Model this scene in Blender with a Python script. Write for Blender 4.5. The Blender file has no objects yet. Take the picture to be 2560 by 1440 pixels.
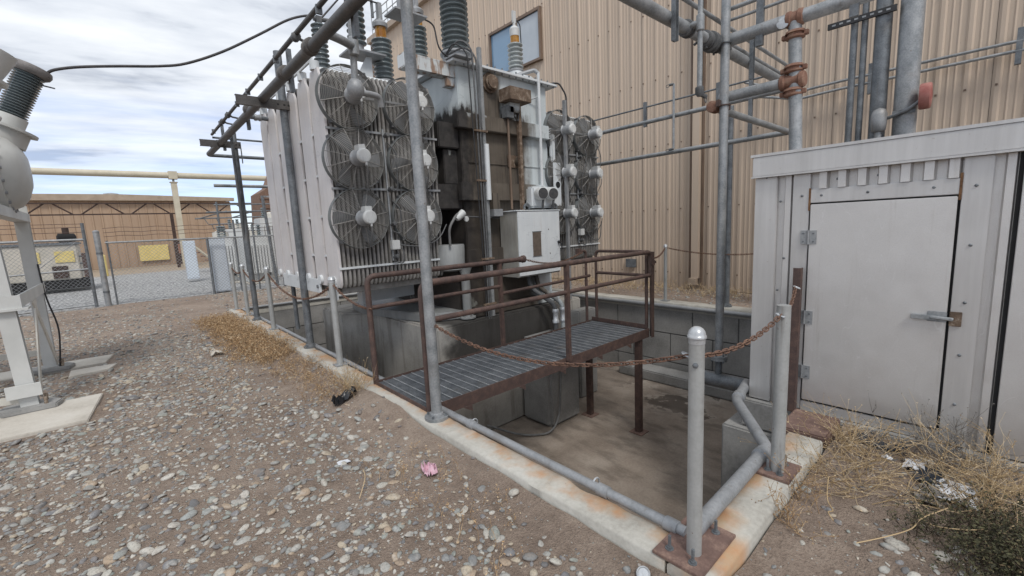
import bpy, bmesh, math, random
import numpy as np
from mathutils import Vector, Matrix, noise as mnoise
R = math.radians
random.seed(7); rng = np.random.default_rng(7)
sc = bpy.context.scene
COL = sc.collection
# ------------------------------------------------------------------ camera
cam_d = bpy.data.cameras.new('camera'); cam = bpy.data.objects.new('camera', cam_d); COL.objects.link(cam)
cam_d.sensor_width = 36; cam_d.lens = 15.31; cam_d.clip_end = 2000; cam_d.clip_start = .05
def cam_axes(yaw, pit, roll):
    f = Vector((math.sin(yaw)*math.cos(pit), math.cos(yaw)*math.cos(pit), -math.sin(pit)))
    r = Vector((math.cos(yaw), -math.sin(yaw), 0)); u = r.cross(f)
    c, s = math.cos(roll), math.sin(roll)
    return c*r+s*u, -s*r+c*u, f
cr, cu, cf = cam_axes(R(41.827), R(8.087), R(-2.692))
cam.matrix_world = Matrix(((cr.x, cu.x, -cf.x, 0), (cr.y, cu.y, -cf.y, 0), (cr.z, cu.z, -cf.z, 1.54), (0, 0, 0, 1)))
sc.camera = cam
# ------------------------------------------------------------------ world, sun, exposure
world = bpy.data.worlds.new('World'); sc.world = world; world.use_nodes = True
wt = world.node_tree; wt.nodes.clear()
def wn(t, **k):
    n = wt.nodes.new(t)
    for a, b in k.items(): setattr(n, a, b)
    return n
SUN_EL, SUN_AZ = 52, 205      # azimuth measured from +Y towards +X
sky = wn('ShaderNodeTexSky', sky_type='NISHITA', sun_disc=False, sun_elevation=R(SUN_EL), sun_rotation=R(SUN_AZ), air_density=1.0, dust_density=.6)
bg1 = wn('ShaderNodeBackground'); bg1.inputs[1].default_value = .13
bg2 = wn('ShaderNodeBackground'); bg2.inputs[1].default_value = 1.05
tc = wn('ShaderNodeTexCoord'); sp = wn('ShaderNodeSeparateXYZ'); wt.links.new(tc.outputs['Generated'], sp.inputs[0])
def wm(op, a, b=None, c=None):
    n = wn('ShaderNodeMath', operation=op)
    for i, q in enumerate((a, b, c)):
        if q is None: continue
        if isinstance(q, (int, float)): n.inputs[i].default_value = q
        else: wt.links.new(q, n.inputs[i])
    return n.outputs[0]
zc = wm('MAXIMUM', sp.outputs[2], 0.0); den = wm('ADD', zc, .10)
px_ = wm('DIVIDE', sp.outputs[0], den); py_ = wm('DIVIDE', sp.outputs[1], den)
cx = wn('ShaderNodeCombineXYZ'); wt.links.new(wm('MULTIPLY', px_, .55), cx.inputs[0]); wt.links.new(wm('ADD', py_, wm('MULTIPLY', px_, .12)), cx.inputs[1])
n1 = wn('ShaderNodeTexNoise'); n1.inputs['Scale'].default_value = .75; n1.inputs['Detail'].default_value = 9; n1.inputs['Roughness'].default_value = .58; n1.inputs['Distortion'].default_value = .35
wt.links.new(cx.outputs[0], n1.inputs['Vector'])
n2 = wn('ShaderNodeTexNoise'); n2.inputs['Scale'].default_value = 2.1; n2.inputs['Detail'].default_value = 8; n2.inputs['Roughness'].default_value = .55
wt.links.new(cx.outputs[0], n2.inputs['Vector'])
# cover: nearly closed overhead, breaking up to blue at the horizon
cov = wm('ADD', wm('MULTIPLY', wm('SUBTRACT', n1.outputs[0], .5), 2.6), wm('ADD', wm('MULTIPLY', wm('POWER', zc, .6), 2.9), -.30))
cov = wm('MINIMUM', wm('MAXIMUM', cov, 0.0), 1.0)
cr1 = wn('ShaderNodeValToRGB'); wt.links.new(wm('ADD', wm('MULTIPLY', n2.outputs[0], .75), wm('MULTIPLY', n1.outputs[0], .35)), cr1.inputs[0])
cr1.color_ramp.elements[0].position = .43; cr1.color_ramp.elements[0].color = (.35, .385, .45, 1)
cr1.color_ramp.elements[1].position = .645; cr1.color_ramp.elements[1].color = (.74, .765, .795, 1)
e = cr1.color_ramp.elements.new(.51); e.color = (.57, .605, .66, 1)
tint = wn('ShaderNodeMix', data_type='RGBA', blend_type='MULTIPLY'); tint.inputs[0].default_value = 1; tint.inputs[7].default_value = (.80, .84, 1.08, 1); wt.links.new(sky.outputs[0], tint.inputs[6]); wt.links.new(tint.outputs[2], bg1.inputs[0]); wt.links.new(cr1.outputs[0], bg2.inputs[0])
mx = wn('ShaderNodeMixShader'); wt.links.new(cov, mx.inputs[0]); wt.links.new(bg1.outputs[0], mx.inputs[1]); wt.links.new(bg2.outputs[0], mx.inputs[2])
wo = wn('ShaderNodeOutputWorld'); wt.links.new(mx.outputs[0], wo.inputs[0])
sl = bpy.data.lights.new('sun', 'SUN'); sl.energy = 1.5; sl.angle = R(14); sl.color = (1, .96, .9)
so = bpy.data.objects.new('sun', sl); COL.objects.link(so)
sdir = Vector((math.sin(R(SUN_AZ))*math.cos(R(SUN_EL)), math.cos(R(SUN_AZ))*math.cos(R(SUN_EL)), math.sin(R(SUN_EL))))
so.rotation_euler = (-sdir).to_track_quat('-Z', 'Y').to_euler(); so.location = sdir*50
vs = sc.view_settings; vs.view_transform = 'Standard'; vs.look = 'None'; vs.exposure = 0.42; vs.gamma = 1; vs.use_curve_mapping = False
# ------------------------------------------------------------------ materials
class NT:
    def __init__(s, name):
        s.m = bpy.data.materials.new(name); s.m.use_nodes = True; s.t = s.m.node_tree
        s.b = s.t.nodes['Principled BSDF']; s._p = None
    def n(s, t, **k):
        x = s.t.nodes.new(t)
        for a, b in k.items(): setattr(x, a, b)
        return x
    def put(s, sock, v):
        if isinstance(v, bpy.types.NodeSocket): s.t.links.new(v, sock)
        elif isinstance(v, (tuple, list)): sock.default_value = tuple(v) + ((1,) if len(v) == 3 and len(sock.default_value) == 4 else ())
        else: sock.default_value = v
    def pos(s):
        if s._p is None: s._p = s.n('ShaderNodeNewGeometry').outputs['Position']
        return s._p
    def scale(s, v, xyz):
        x = s.n('ShaderNodeMapping'); s.put(x.inputs[0], v); x.inputs['Scale'].default_value = xyz; return x.outputs[0]
    def xyz(s, v=None):
        x = s.n('ShaderNodeSeparateXYZ'); s.put(x.inputs[0], v or s.pos()); return x.outputs
    def noise(s, sc_, det=4, v=None, rough=.55, dist=0):
        x = s.n('ShaderNodeTexNoise'); s.put(x.inputs['Vector'], v or s.pos()); x.inputs['Scale'].default_value = sc_; x.inputs['Detail'].default_value = det
        x.inputs['Roughness'].default_value = rough; x.inputs['Distortion'].default_value = dist; return x.outputs[0]
    def math(s, op, a, b=None, clamp=False):
        x = s.n('ShaderNodeMath', operation=op, use_clamp=clamp); s.put(x.inputs[0], a)
        if b is not None: s.put(x.inputs[1], b)
        return x.outputs[0]
    def step(s, v, a, b):
        x = s.n('ShaderNodeMapRange', interpolation_type='SMOOTHSTEP'); s.put(x.inputs[0], v); s.put(x.inputs[1], a); s.put(x.inputs[2], b); return x.outputs[0]
    def mix(s, f, a, b, mode='MIX'):
        x = s.n('ShaderNodeMix', data_type='RGBA', blend_type=mode); s.put(x.inputs[0], f); s.put(x.inputs[6], a); s.put(x.inputs[7], b); return x.outputs[2]
    def ramp(s, f, stops, const=False):
        x = s.n('ShaderNodeValToRGB'); s.put(x.inputs[0], f); cr = x.color_ramp
        if const: cr.interpolation = 'CONSTANT'
        cr.elements[0].position = stops[0][0]; cr.elements[0].color = (*stops[0][1], 1)
        cr.elements[1].position = stops[-1][0]; cr.elements[1].color = (*stops[-1][1], 1)
        for p, c in stops[1:-1]: q = cr.elements.new(p); q.color = (*c, 1)
        return x.outputs[0]
    def fin(s, col, rough=.6, metal=0, bump=None, bstr=.3, bdist=.01):
        s.put(s.b.inputs['Base Color'], col); s.put(s.b.inputs['Roughness'], rough); s.put(s.b.inputs['Metallic'], metal)
        if bump is not None:
            x = s.n('ShaderNodeBump'); s.put(x.inputs['Height'], bump); x.inputs['Strength'].default_value = bstr; x.inputs['Distance'].default_value = bdist
            s.t.links.new(x.outputs[0], s.b.inputs['Normal'])
        return s.m
def simple(name, c1, c2, sc_=6, rough=.6, metal=0, bstr=.15, bsc=60, det=6, stretch=(1, 1, 1)):
    t = NT(name); v = t.scale(t.pos(), stretch); f = t.noise(sc_, det, v)
    return t.fin(t.ramp(f, [(.32, c1), (.68, c2)]), rough, metal, t.noise(bsc, 5), bstr, .004)
M = {}
def mk_galv(name, a, b, rough=.5):
    t = NT(name); f = t.noise(9, 6); g = t.noise(70, 3)
    c = t.ramp(t.math('ADD', t.math('MULTIPLY', f, .6), t.math('MULTIPLY', g, .4)), [(.36, a), (.62, b)])
    d = t.step(t.noise(3.1, 5), .58, .75); st = t.step(t.noise(1, 7, t.scale(t.pos(), (26, 26, 1.6)), rough=.7), .56, .72)
    c = t.mix(t.math('MULTIPLY', d, .45), c, (.17, .15, .13)); c = t.mix(t.math('MULTIPLY', st, .4), c, (.13, .105, .085))
    ch = t.step(t.noise(38, 4, rough=.6), .69, .72); c = t.mix(t.math('MULTIPLY', ch, .75), c, (.16, .085, .05))
    dn = t.noise(7, 2)
    return t.fin(c, t.math('ADD', rough-.12, t.math('MULTIPLY', f, .24)), .35, t.math('ADD', t.math('MULTIPLY', g, .4), dn), .14, .004)
M['galv'] = mk_galv('galvanised_steel', (.20, .215, .225), (.36, .37, .38))
M['galv_dark'] = mk_galv('dull_galvanised_steel', (.09, .1, .11), (.2, .215, .23))
M['grate'] = mk_galv('blue_grey_grating_steel', (.13, .145, .165), (.24, .26, .285))
M['pipe_backlit'] = mk_galv('backlit_brown_grey_pipe', (.055, .052, .05), (.115, .108, .104))  # front ring pipes: backlit darkness put into the base colour
M['galv_paint'] = mk_galv('grey_painted_pipe', (.24, .25, .26), (.34, .35, .365), .55)
M['post_paint'] = mk_galv('light_grey_post_paint', (.36, .37, .365), (.43, .44, .435), .5)
def mk_rust(name, a, b, c, rough=.8):
    t = NT(name); f = t.noise(14, 8, rough=.65); g = t.noise(120, 4)
    col = t.ramp(t.math('ADD', t.math('MULTIPLY', f, .7), t.math('MULTIPLY', g, .3)), [(.3, a), (.5, b), (.66, c)])
    return t.fin(col, rough, 0, g, .35, .003)
M['rail'] = mk_rust('rusty_brown_rail_paint', (.045, .031, .028), (.08, .05, .043), (.135, .082, .064), .7)
M['chain'] = mk_rust('rusty_chain_iron', (.065, .038, .028), (.145, .08, .055), (.23, .13, .085))
M['rustplate'] = mk_rust('rusted_base_plate', (.10, .062, .052), (.16, .1, .083), (.27, .18, .14))
M['redrust'] = mk_rust('orange_primer_fitting', (.12, .062, .044), (.205, .105, .072), (.3, .2, .145), .8)
M['cast'] = mk_rust('dark_cast_fitting', (.05, .052, .055), (.09, .093, .097), (.15, .15, .15), .6)
M['zinc'] = mk_galv('bright_zinc', (.42, .44, .46), (.56, .58, .6), .28)
M['dark'] = simple('dark_void', (.008, .008, .009), (.015, .015, .016), 5, .9)
M['black_rubber'] = simple('black_cable_sheath', (.014, .014, .016), (.03, .03, .032), 8, .6)
M['wire'] = simple('aged_conductor', (.035, .035, .04), (.075, .07, .07), 30, .6, .2)
M['ring'] = simple('weathered_brown_grey_metal', (.14, .13, .125), (.22, .205, .2), 12, .6)
M['cablegrey'] = simple('grey_flex_cable', (.12, .12, .12), (.2, .2, .2), 10, .6)
def mk_dirt():
    t = NT('gravelly_dirt'); f = t.noise(.9, 8); g = t.noise(9, 9, rough=.68); h = t.noise(60, 6, rough=.7)
    c = t.ramp(t.math('ADD', t.math('MULTIPLY', f, .35), t.math('ADD', t.math('MULTIPLY', g, .35), t.math('MULTIPLY', h, .3))), [(.36, (.165, .122, .094)), (.5, (.295, .228, .182)), (.64, (.43, .35, .285))])
    # yard beyond the fence is pale crushed rock
    p = t.xyz(); far = t.step(t.math('ADD', p[1], t.math('MULTIPLY', t.noise(1.5, 4), 1.6)), 15.6, 16.1)
    vo = t.n('ShaderNodeTexVoronoi'); t.put(vo.inputs['Vector'], t.pos()); vo.inputs['Scale'].default_value = 16
    rock = t.ramp(vo.outputs['Distance'], [(.0, (.62, .62, .61)), (.35, (.5, .5, .5)), (.75, (.2, .2, .2))])
    tan = t.step(p[1], 29, 31)
    c2 = t.mix(tan, rock, t.ramp(g, [(.35, (.32, .25, .18)), (.65, (.45, .37, .28))]))
    pebv = t.n('ShaderNodeTexVoronoi'); t.put(pebv.inputs['Vector'], t.pos()); pebv.inputs['Scale'].default_value = 95
    bh = t.math('ADD', t.math('MULTIPLY', g, 1.3), t.math('ADD', h, t.math('MULTIPLY', pebv.outputs['Distance'], -.4)))
    return t.fin(t.mix(far, c, c2), .95, 0, bh, .85, .03)
M['dirt'] = mk_dirt()
STONES = [(0, (.14, .14, .145)), (.10, (.21, .215, .215)), (.24, (.29, .3, .285)), (.36, (.26, .285, .262)), (.46, (.36, .355, .33)), (.58, (.44, .425, .38)), (.68, (.19, .19, .2)), (.76, (.42, .36, .275)), (.84, (.37, .285, .205)), (.9, (.5, .48, .435)), (.96, (.31, .325, .315))]
def mk_stone(name, island):
    t = NT(name)
    r = t.n('ShaderNodeNewGeometry').outputs['Random Per Island'] if island else t.n('ShaderNodeObjectInfo').outputs['Random']
    c = t.ramp(r, STONES, True); sp_ = t.noise(110, 5, rough=.7); band = t.noise(28, 5)
    c = t.mix(t.math('MULTIPLY', t.step(sp_, .44, .66), .5), c, (.1, .1, .095)); c = t.mix(t.math('MULTIPLY', t.step(band, .5, .7), .4), c, (.52, .5, .46))
    up = t.xyz(t.n('ShaderNodeNewGeometry').outputs['Normal'])[2]
    c = t.mix(t.math('MULTIPLY', t.step(up, .5, -.2), .75), c, (.16, .12, .1))   # soil sticking to the flanks
    c = t.mix(t.math('MULTIPLY', t.step(t.noise(17, 5), .4, .75), .38), c, (.28, .215, .17))   # dust film
    return t.fin(c, .88, 0, sp_, .3, .003)
M['stone'] = mk_stone('river_pebble', False); M['stones'] = mk_stone('river_gravel', True)
def mk_conc(name, a, b, c, stain=None, dark=None):
    t = NT(name); f = t.noise(2.2, 7, rough=.6); g = t.noise(40, 6, rough=.7); h = t.noise(180, 3)
    col = t.ramp(t.math('ADD', t.math('MULTIPLY', f, .65), t.math('MULTIPLY', g, .35)), [(.33, a), (.5, b), (.67, c)])
    if stain: col = stain(t, col)
    return t.fin(col, .88, 0, t.math('ADD', g, t.math('MULTIPLY', h, .5)), .35, .004)
def curb_stain(t, col):
    p = t.xyz(); w = t.noise(3.5, 6); w2 = t.noise(16, 5)
    fx = t.step(t.math('ADD', p[0], t.math('ADD', t.math('MULTIPLY', t.math('SUBTRACT', w, .5), .26), t.math('MULTIPLY', t.math('SUBTRACT', w2, .5), .12))), 1.62, 1.75)
    side = t.step(p[1], .95, .86); fy = t.math('MULTIPLY', side, t.step(t.math('ADD', p[1], t.math('MULTIPLY', t.math('SUBTRACT', w, .5), .3)), .70, .83))
    fx = t.math('MULTIPLY', fx, t.step(p[0], 2.0, 1.85)); m = t.math('MAXIMUM', fx, fy); lo = t.step(w, .3, .6)
    return t.mix(t.math('MULTIPLY', t.math('MULTIPLY', m, lo), .8), col, t.ramp(w2, [(.35, (.42, .27, .14)), (.65, (.46, .22, .085))]))
def crack(t, col):
    cv = t.n('ShaderNodeTexVoronoi', feature='DISTANCE_TO_EDGE'); n_ = t.n('ShaderNodeVectorMath', operation='ADD'); t.put(n_.inputs[0], t.pos()); x_ = t.n('ShaderNodeTexNoise'); t.put(x_.inputs['Vector'], t.pos()); x_.inputs['Scale'].default_value = 4; t.put(n_.inputs[1], x_.outputs[1])
    t.put(cv.inputs['Vector'], n_.outputs[0]); cv.inputs['Scale'].default_value = .8
    pit = t.step(t.noise(55, 5, rough=.65), .66, .72); col = curb_stain(t, col); edge = t.step(t.noise(5, 6, rough=.7), .58, .68)
    return t.mix(t.math('MULTIPLY', t.math('MAXIMUM', pit, t.math('MULTIPLY', edge, .5)), .45), col, (.2, .18, .155))
M['curb'] = mk_conc('rust_streaked_coping_concrete', (.28, .265, .235), (.42, .405, .365), (.53, .515, .475), crack)
M['conc'] = mk_conc('grey_concrete_block', (.16, .158, .153), (.26, .257, .25), (.34, .335, .325))
M['conc_light'] = mk_conc('pale_pad_concrete', (.36, .33, .285), (.5, .465, .41), (.58, .55, .5))
M['mortar'] = mk_conc('dark_block_joint', (.06, .06, .058), (.09, .09, .088), (.12, .12, .115))
def plinth_stain(t, col):
    p = t.xyz(); w = t.noise(3, 6); v = t.noise(1.0, 5, t.scale(t.pos(), (7, 7, .7)))
    run = t.step(v, .5, .62)
    col = t.mix(t.math('MULTIPLY', run, .35), col, (.1, .08, .062))
    oil = t.math('MULTIPLY', t.step(t.math('ADD', p[0], t.math('MULTIPLY', w, .8)), 3.2, 3.55), t.step(t.math('ADD', p[2], t.math('MULTIPLY', w, .5)), -.25, .1))
    oil = t.math('MULTIPLY', oil, t.step(p[0], 5.3, 4.9))
    return t.mix(t.math('MULTIPLY', oil, .9), col, (.018, .016, .015))
M['plinth'] = mk_conc('oil_stained_plinth_concrete', (.25, .238, .215), (.38, .362, .333), (.48, .46, .425), plinth_stain)
def floor_stain(t, col):
    w = t.noise(.9, 8, rough=.62); s2 = t.noise(4.5, 7, t.scale(t.pos(), (1, .35, 1)), rough=.65)
    col = t.mix(t.math('MULTIPLY', t.step(s2, .46, .66), .5), col, (.075, .06, .048))
    wet = t.step(t.math('ADD', w, t.math('MULTIPLY', t.math('SUBTRACT', s2, .5), .25)), .575, .59); rim = t.math('MULTIPLY', t.step(w, .53, .57), t.math('SUBTRACT', 1.0, wet))
    pp = t.xyz(); zone = t.math('MULTIPLY', t.step(pp[0], 5.5, 6.0), t.step(pp[1], 4.4, 3.9)); wet = t.math('MULTIPLY', wet, zone); rim = t.math('MULTIPLY', rim, zone); col = t.mix(t.math('MULTIPLY', rim, .35), col, (.42, .38, .33))
    return t.mix(t.math('MULTIPLY', wet, .7), col, (.06, .046, .037))
M['pitfloor'] = mk_conc('silted_pit_floor', (.17, .137, .11), (.255, .212, .175), (.34, .295, .25), floor_stain)
def mk_siding(name, a, b):
    t = NT(name); f = t.noise(.5, 6); st = t.noise(1.0, 6, t.scale(t.pos(), (9, 9, .25)), rough=.65)
    c = t.ramp(t.math('ADD', t.math('MULTIPLY', f, .4), t.math('MULTIPLY', st, .6)), [(.32, a), (.66, b)])
    c = t.mix(t.math('MULTIPLY', t.step(t.noise(45, 3), .70, .74), .5), c, (.2, .15, .1)); rp_ = t.n('ShaderNodeObjectInfo').outputs['Random']; c = t.mix(t.math('MULTIPLY', rp_, .16), c, (.30, .24, .19)); p_ = t.xyz(); c = t.mix(t.math('MULTIPLY', t.step(t.math('ADD', p_[2], t.math('MULTIPLY', st, .9)), 1.3, .35), .35), c, (.24, .18, .13))
    return t.fin(c, .55, .0, t.noise(120, 3), .04, .002)
M['siding'] = mk_siding('tan_metal_siding', (.49, .39, .30), (.565, .46, .365))
M['siding_far'] = mk_siding('brown_tan_siding', (.33, .225, .15), (.42, .3, .21))
M['trim'] = simple('tan_trim', (.31, .24, .18), (.4, .32, .245), 3, .5)
M['trim_dark'] = simple('brown_trim', (.13, .09, .065), (.2, .14, .1), 3, .55)
M['cream'] = simple('cream_paint', (.46, .415, .32), (.54, .49, .385), 3, .55)
def mk_alu():
    t = NT('embossed_aluminium'); g = t.noise(260, 3, rough=.6); f = t.noise(1.3, 5); k = t.noise(7, 6)
    c = t.ramp(t.math('ADD', t.math('MULTIPLY', f, .6), t.math('MULTIPLY', k, .4)), [(.32, (.585, .57, .555)), (.66, (.67, .658, .645))])
    c = t.mix(t.math('MULTIPLY', t.step(g, .45, .7), .14), c, (.24, .22, .2)); dr = t.step(t.noise(1, 7, t.scale(t.pos(), (14, 14, .9)), rough=.68), .56, .74); c = t.mix(t.math('MULTIPLY', dr, .3), c, (.3, .255, .21))
    sc1 = t.step(t.math('ABSOLUTE', t.math('SUBTRACT', t.noise(3.2, 2, t.scale(t.pos(), (1, 1.6, .5)), dist=.8), .5)), .0022, .0); c = t.mix(t.math('MULTIPLY', sc1, .35), c, (.8, .8, .8))
    p = t.xyz(); low = t.math('MULTIPLY', t.step(t.math('ADD', p[2], t.math('MULTIPLY', f, .5)), .62, .25), t.step(p[2], 1.5, 1.0))
    c = t.mix(t.math('MULTIPLY', low, .35), c, (.25, .2, .16))      # splashed dust near the ground
    return t.fin(c, t.ramp(k, [(.3, (.42,)*3), (.7, (.52,)*3)]), .62, t.math('ADD', t.math('MULTIPLY', g, .12), t.noise(1.7, 2)), .35, .02)
M['alu'] = mk_alu()
def mk_flash():
    t = NT('aluminium_flashing'); f = t.noise(1.5, 5); st = t.noise(1, 6, t.scale(t.pos(), (18, 18, 1.0)), rough=.65)
    c = t.ramp(t.math('ADD', t.math('MULTIPLY', f, .5), t.math('MULTIPLY', st, .5)), [(.3, (.46, .45, .44)), (.66, (.62, .61, .60))])
    sp2 = t.step(t.noise(45, 3), .68, .74); c = t.mix(t.math('MULTIPLY', sp2, .4), c, (.3, .25, .2))
    return t.fin(c, .42, .5, t.math('ADD', t.math('MULTIPLY', t.noise(240, 3), .15), t.noise(1.9, 2)), .3, .015)
M['alu_flash'] = mk_flash()
M['sealrust'] = mk_rust('rust_bleeding_joint', (.06, .03, .015), (.16, .08, .035), (.25, .15, .08))
# transformer paints
def mk_tank():
    t = NT('oil_stained_shaded_tank_paint'); p = t.xyz(); w = t.noise(2.6, 7, rough=.62); w2 = t.noise(11, 6, rough=.65); ver = t.noise(1, 6, t.scale(t.pos(), (8, 8, .8)), rough=.6)
    base = t.ramp(t.math('ADD', t.math('MULTIPLY', w, .5), t.math('MULTIPLY', ver, .5)), [(.3, (.42, .47, .49)), (.6, (.54, .585, .6))])
    scr = t.step(t.math('ABSOLUTE', t.math('SUBTRACT', t.noise(1.6, 2, dist=1.2), .5)), .006, .0)
    base = t.mix(t.math('MULTIPLY', scr, .35), base, (.2, .22, .24))
    wob = t.math('ADD', t.math('MULTIPLY', t.math('SUBTRACT', ver, .5), .5), t.math('MULTIPLY', t.math('SUBTRACT', w2, .5), .22))
    top = t.step(t.math('ADD', p[2], wob), 3.16, 3.04)
    right = t.step(t.math('ADD', p[0], t.math('MULTIPLY', wob, .7)), 4.86, 4.62)
    capx = t.step(t.math('ABSOLUTE', t.math('SUBTRACT', p[0], t.math('ADD', 4.05, t.math('MULTIPLY', wob, .2)))), .22, .15)
    cap = t.math('MULTIPLY', capx, t.step(t.math('ADD', p[2], t.math('MULTIPLY', wob, .3)), 3.64, 3.54))
    m = t.math('MAXIMUM', t.math('MULTIPLY', top, right), cap)
    # black run-off over the left side of the tank
    blk = t.math('MULTIPLY', t.step(t.math('ADD', p[0], wob), 3.78, 3.52), t.step(t.math('ADD', p[2], t.math('MULTIPLY', wob, 1.2)), 3.3, 3.05))
    oilc = t.ramp(t.math('ADD', t.math('MULTIPLY', w, .6), t.math('MULTIPLY', ver, .4)), [(.32, (.07, .057, .045)), (.5, (.105, .087, .069)), (.68, (.15, .127, .103))])
    oilc = t.mix(blk, oilc, t.ramp(w2, [(.3, (.012, .011, .011)), (.7, (.05, .045, .042))]))
    peel = t.step(t.noise(1.9, 4, t.scale(t.pos(), (1, 1, .6)), rough=.5), .655, .67)
    oilc = t.mix(t.math('MULTIPLY', t.math('MULTIPLY', peel, t.step(p[0], 3.75, 3.6)), .75), oilc, (.4, .41, .38))
    runs = t.step(t.noise(1, 7, t.scale(t.pos(), (30, 30, 1.0)), rough=.7), .52, .66); oilc = t.mix(t.math('MULTIPLY', runs, .55), oilc, (.02, .017, .015))
    base = t.mix(t.math('MULTIPLY', t.step(t.noise(1, 6, t.scale(t.pos(), (22, 22, .7)), rough=.7), .6, .72), .35), base, (.22, .17, .12))
    c = t.mix(m, base, oilc)
    low = t.math('MULTIPLY', t.step(t.math('ADD', p[2], t.math('MULTIPLY', wob, .4)), 1.92, 1.6), right); c = t.mix(t.math('MULTIPLY', low, .55), c, (.035, .028, .023))  # shade of the recessed lower tank, darkened into the paint colour
    return t.fin(c, t.mix(m, (.5,)*3, (.62,)*3), 0, w2, .08, .004)
M['tank'] = mk_tank()
def mk_white(name, a, b, streak=(.23, .19, .15), amt=.25):
    t = NT(name); ver = t.noise(1, 6, t.scale(t.pos(), (10, 10, .9)), rough=.62); w = t.noise(3, 6)
    c = t.ramp(t.math('ADD', t.math('MULTIPLY', w, .5), t.math('MULTIPLY', ver, .5)), [(.32, a), (.64, b)])
    c = t.mix(t.math('MULTIPLY', t.step(ver, .54, .7), amt), c, streak)
    scr = t.step(t.math('ABSOLUTE', t.math('SUBTRACT', t.noise(2.3, 2, dist=1.4), .5)), .006, .0)
    c = t.mix(t.math('MULTIPLY', scr, .3), c, (.25, .27, .3))
    return t.fin(c, .5, 0, t.noise(90, 3), .05, .003)
M['white'] = mk_white('weathered_white_paint', (.53, .56, .58), (.66, .685, .70))
M['cab'] = mk_white('grimy_cabinet_side', (.2, .19, .17), (.36, .35, .32), (.1, .08, .06), .7)
M['white_clean'] = mk_white('white_fan_motor_paint', (.47, .48, .48), (.58, .59, .585), amt=.12)
M['drum'] = mk_white('grimy_drum_paint', (.16, .165, .165), (.3, .31, .31), (.05, .04, .035), .6)
M['radplate'] = mk_white('chalky_radiator_paint', (.53, .505, .50), (.65, .625, .62), (.36, .38, .41), .35)
def mk_fin():
    t = NT('grimy_radiator_fin'); p = t.xyz(); w = t.noise(3, 6); g = t.noise(30, 5)
    return t.fin(t.ramp(t.math('ADD', t.math('MULTIPLY', w, .6), t.math('MULTIPLY', g, .4)), [(.33, (.14, .132, .124)), (.5, (.235, .226, .215)), (.66, (.34, .33, .316))]), .6, 0, g, .1, .002)
M['fin'] = mk_fin()
M['guard'] = mk_galv('fan_guard_wire', (.26, .25, .235), (.37, .36, .345), .5)
M['shroud'] = simple('grey_fan_shroud', (.1, .11, .115), (.17, .18, .18), 8, .6)
M['blade'] = simple('fan_blade', (.12, .13, .14), (.2, .21, .22), 8, .5)
M['porc'] = simple('grey_glazed_porcelain', (.115, .14, .148), (.17, .195, .203), 5, .13, 0, .02)
M['porc_pale'] = simple('pale_grey_porcelain', (.3, .33, .33), (.4, .43, .43), 5, .3, 0, .02)
def mk_amber():
    t = NT('amber_sight_glass'); t.put(t.b.inputs['Transmission Weight'], .35); return t.fin(t.ramp(t.noise(9, 4), [(.35, (.35, .14, .02)), (.65, (.62, .33, .07))]), .15)
M['amber'] = mk_amber()
M['rustbox'] = mk_rust('rust_eaten_box', (.06, .042, .03), (.14, .095, .065), (.36, .3, .24))
def mk_rusty_white():
    t = NT('white_paint_bleeding_rust'); p = t.xyz(); w = t.noise(9, 6, t.scale(t.pos(), (1, 1, .35)))
    c = t.ramp(t.noise(3, 5), [(.3, (.46, .49, .5)), (.65, (.58, .6, .6))]); c = t.mix(t.math('MULTIPLY', t.step(w, .47, .6), .85), c, (.22, .115, .055))
    return t.fin(c, .6)
M['rusty_white'] = mk_rusty_white()
def mk_glass():
    t = NT('window_glass'); t.put(t.b.inputs['Specular IOR Level'], .9); return t.fin(t.ramp(t.noise(.8, 3), [(.4, (.1, .2, .33)), (.6, (.16, .28, .42))]), .08)
M['glass'] = mk_glass()
M['blind'] = simple('window_blind', (.4, .45, .5), (.47, .52, .57), 2, .4)
M['gaugeface'] = simple('dark_gauge_face', (.03, .03, .03), (.06, .055, .05), 30, .25)
M['brown_plate'] = simple('brown_name_plate', (.1, .08, .065), (.15, .12, .1), 20, .4)
M['beige_gis'] = simple('off_white_breaker_paint', (.5, .48, .43), (.6, .58, .53), 4, .5)
M['breaker'] = simple('pale_grey_breaker_paint', (.46, .465, .45), (.57, .575, .56), 3, .5)
M['red'] = simple('red_bell_paint', (.24, .06, .05), (.42, .2, .17), 7, .6)
M['yellow'] = simple('yellow_sign_paint', (.6, .48, .17), (.7, .57, .24), 5, .6)
M['salmon'] = simple('faded_red_sign', (.5, .24, .16), (.58, .31, .22), 4, .6)
M['bluepanel'] = simple('pale_blue_panel', (.55, .61, .68), (.63, .69, .76), 2, .5)
M['gen'] = simple('generator_cream_paint', (.44, .41, .35), (.54, .5, .44), 3, .5)
M['truss'] = simple('brown_truss_steel', (.035, .02, .016), (.06, .034, .027), 5, .7)
M['hopper'] = mk_rust('rusty_hopper_steel', (.1, .06, .042), (.17, .1, .07), (.25, .17, .125))
def mk_weed(name, stops):
    t = NT(name); return t.fin(t.ramp(t.n('ShaderNodeNewGeometry').outputs['Random Per Island'], stops), .85)
M['straw'] = mk_weed('dry_straw_stem', [(0, (.22, .14, .07)), (.3, (.42, .3, .16)), (.7, (.55, .42, .26)), (1, (.6, .5, .36))])
M['weed'] = mk_weed('orange_dry_weed', [(0, (.16, .1, .055)), (.3, (.31, .19, .095)), (.7, (.45, .3, .16)), (1, (.56, .45, .31))])
M['bush'] = mk_weed('olive_brown_leaf', [(0, (.02, .018, .01)), (.5, (.05, .05, .022)), (.85, (.09, .085, .04)), (1, (.16, .11, .06))])
M['paper'] = simple('white_scrap_paper', (.58, .6, .64), (.7, .72, .75), 9, .7)
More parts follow.
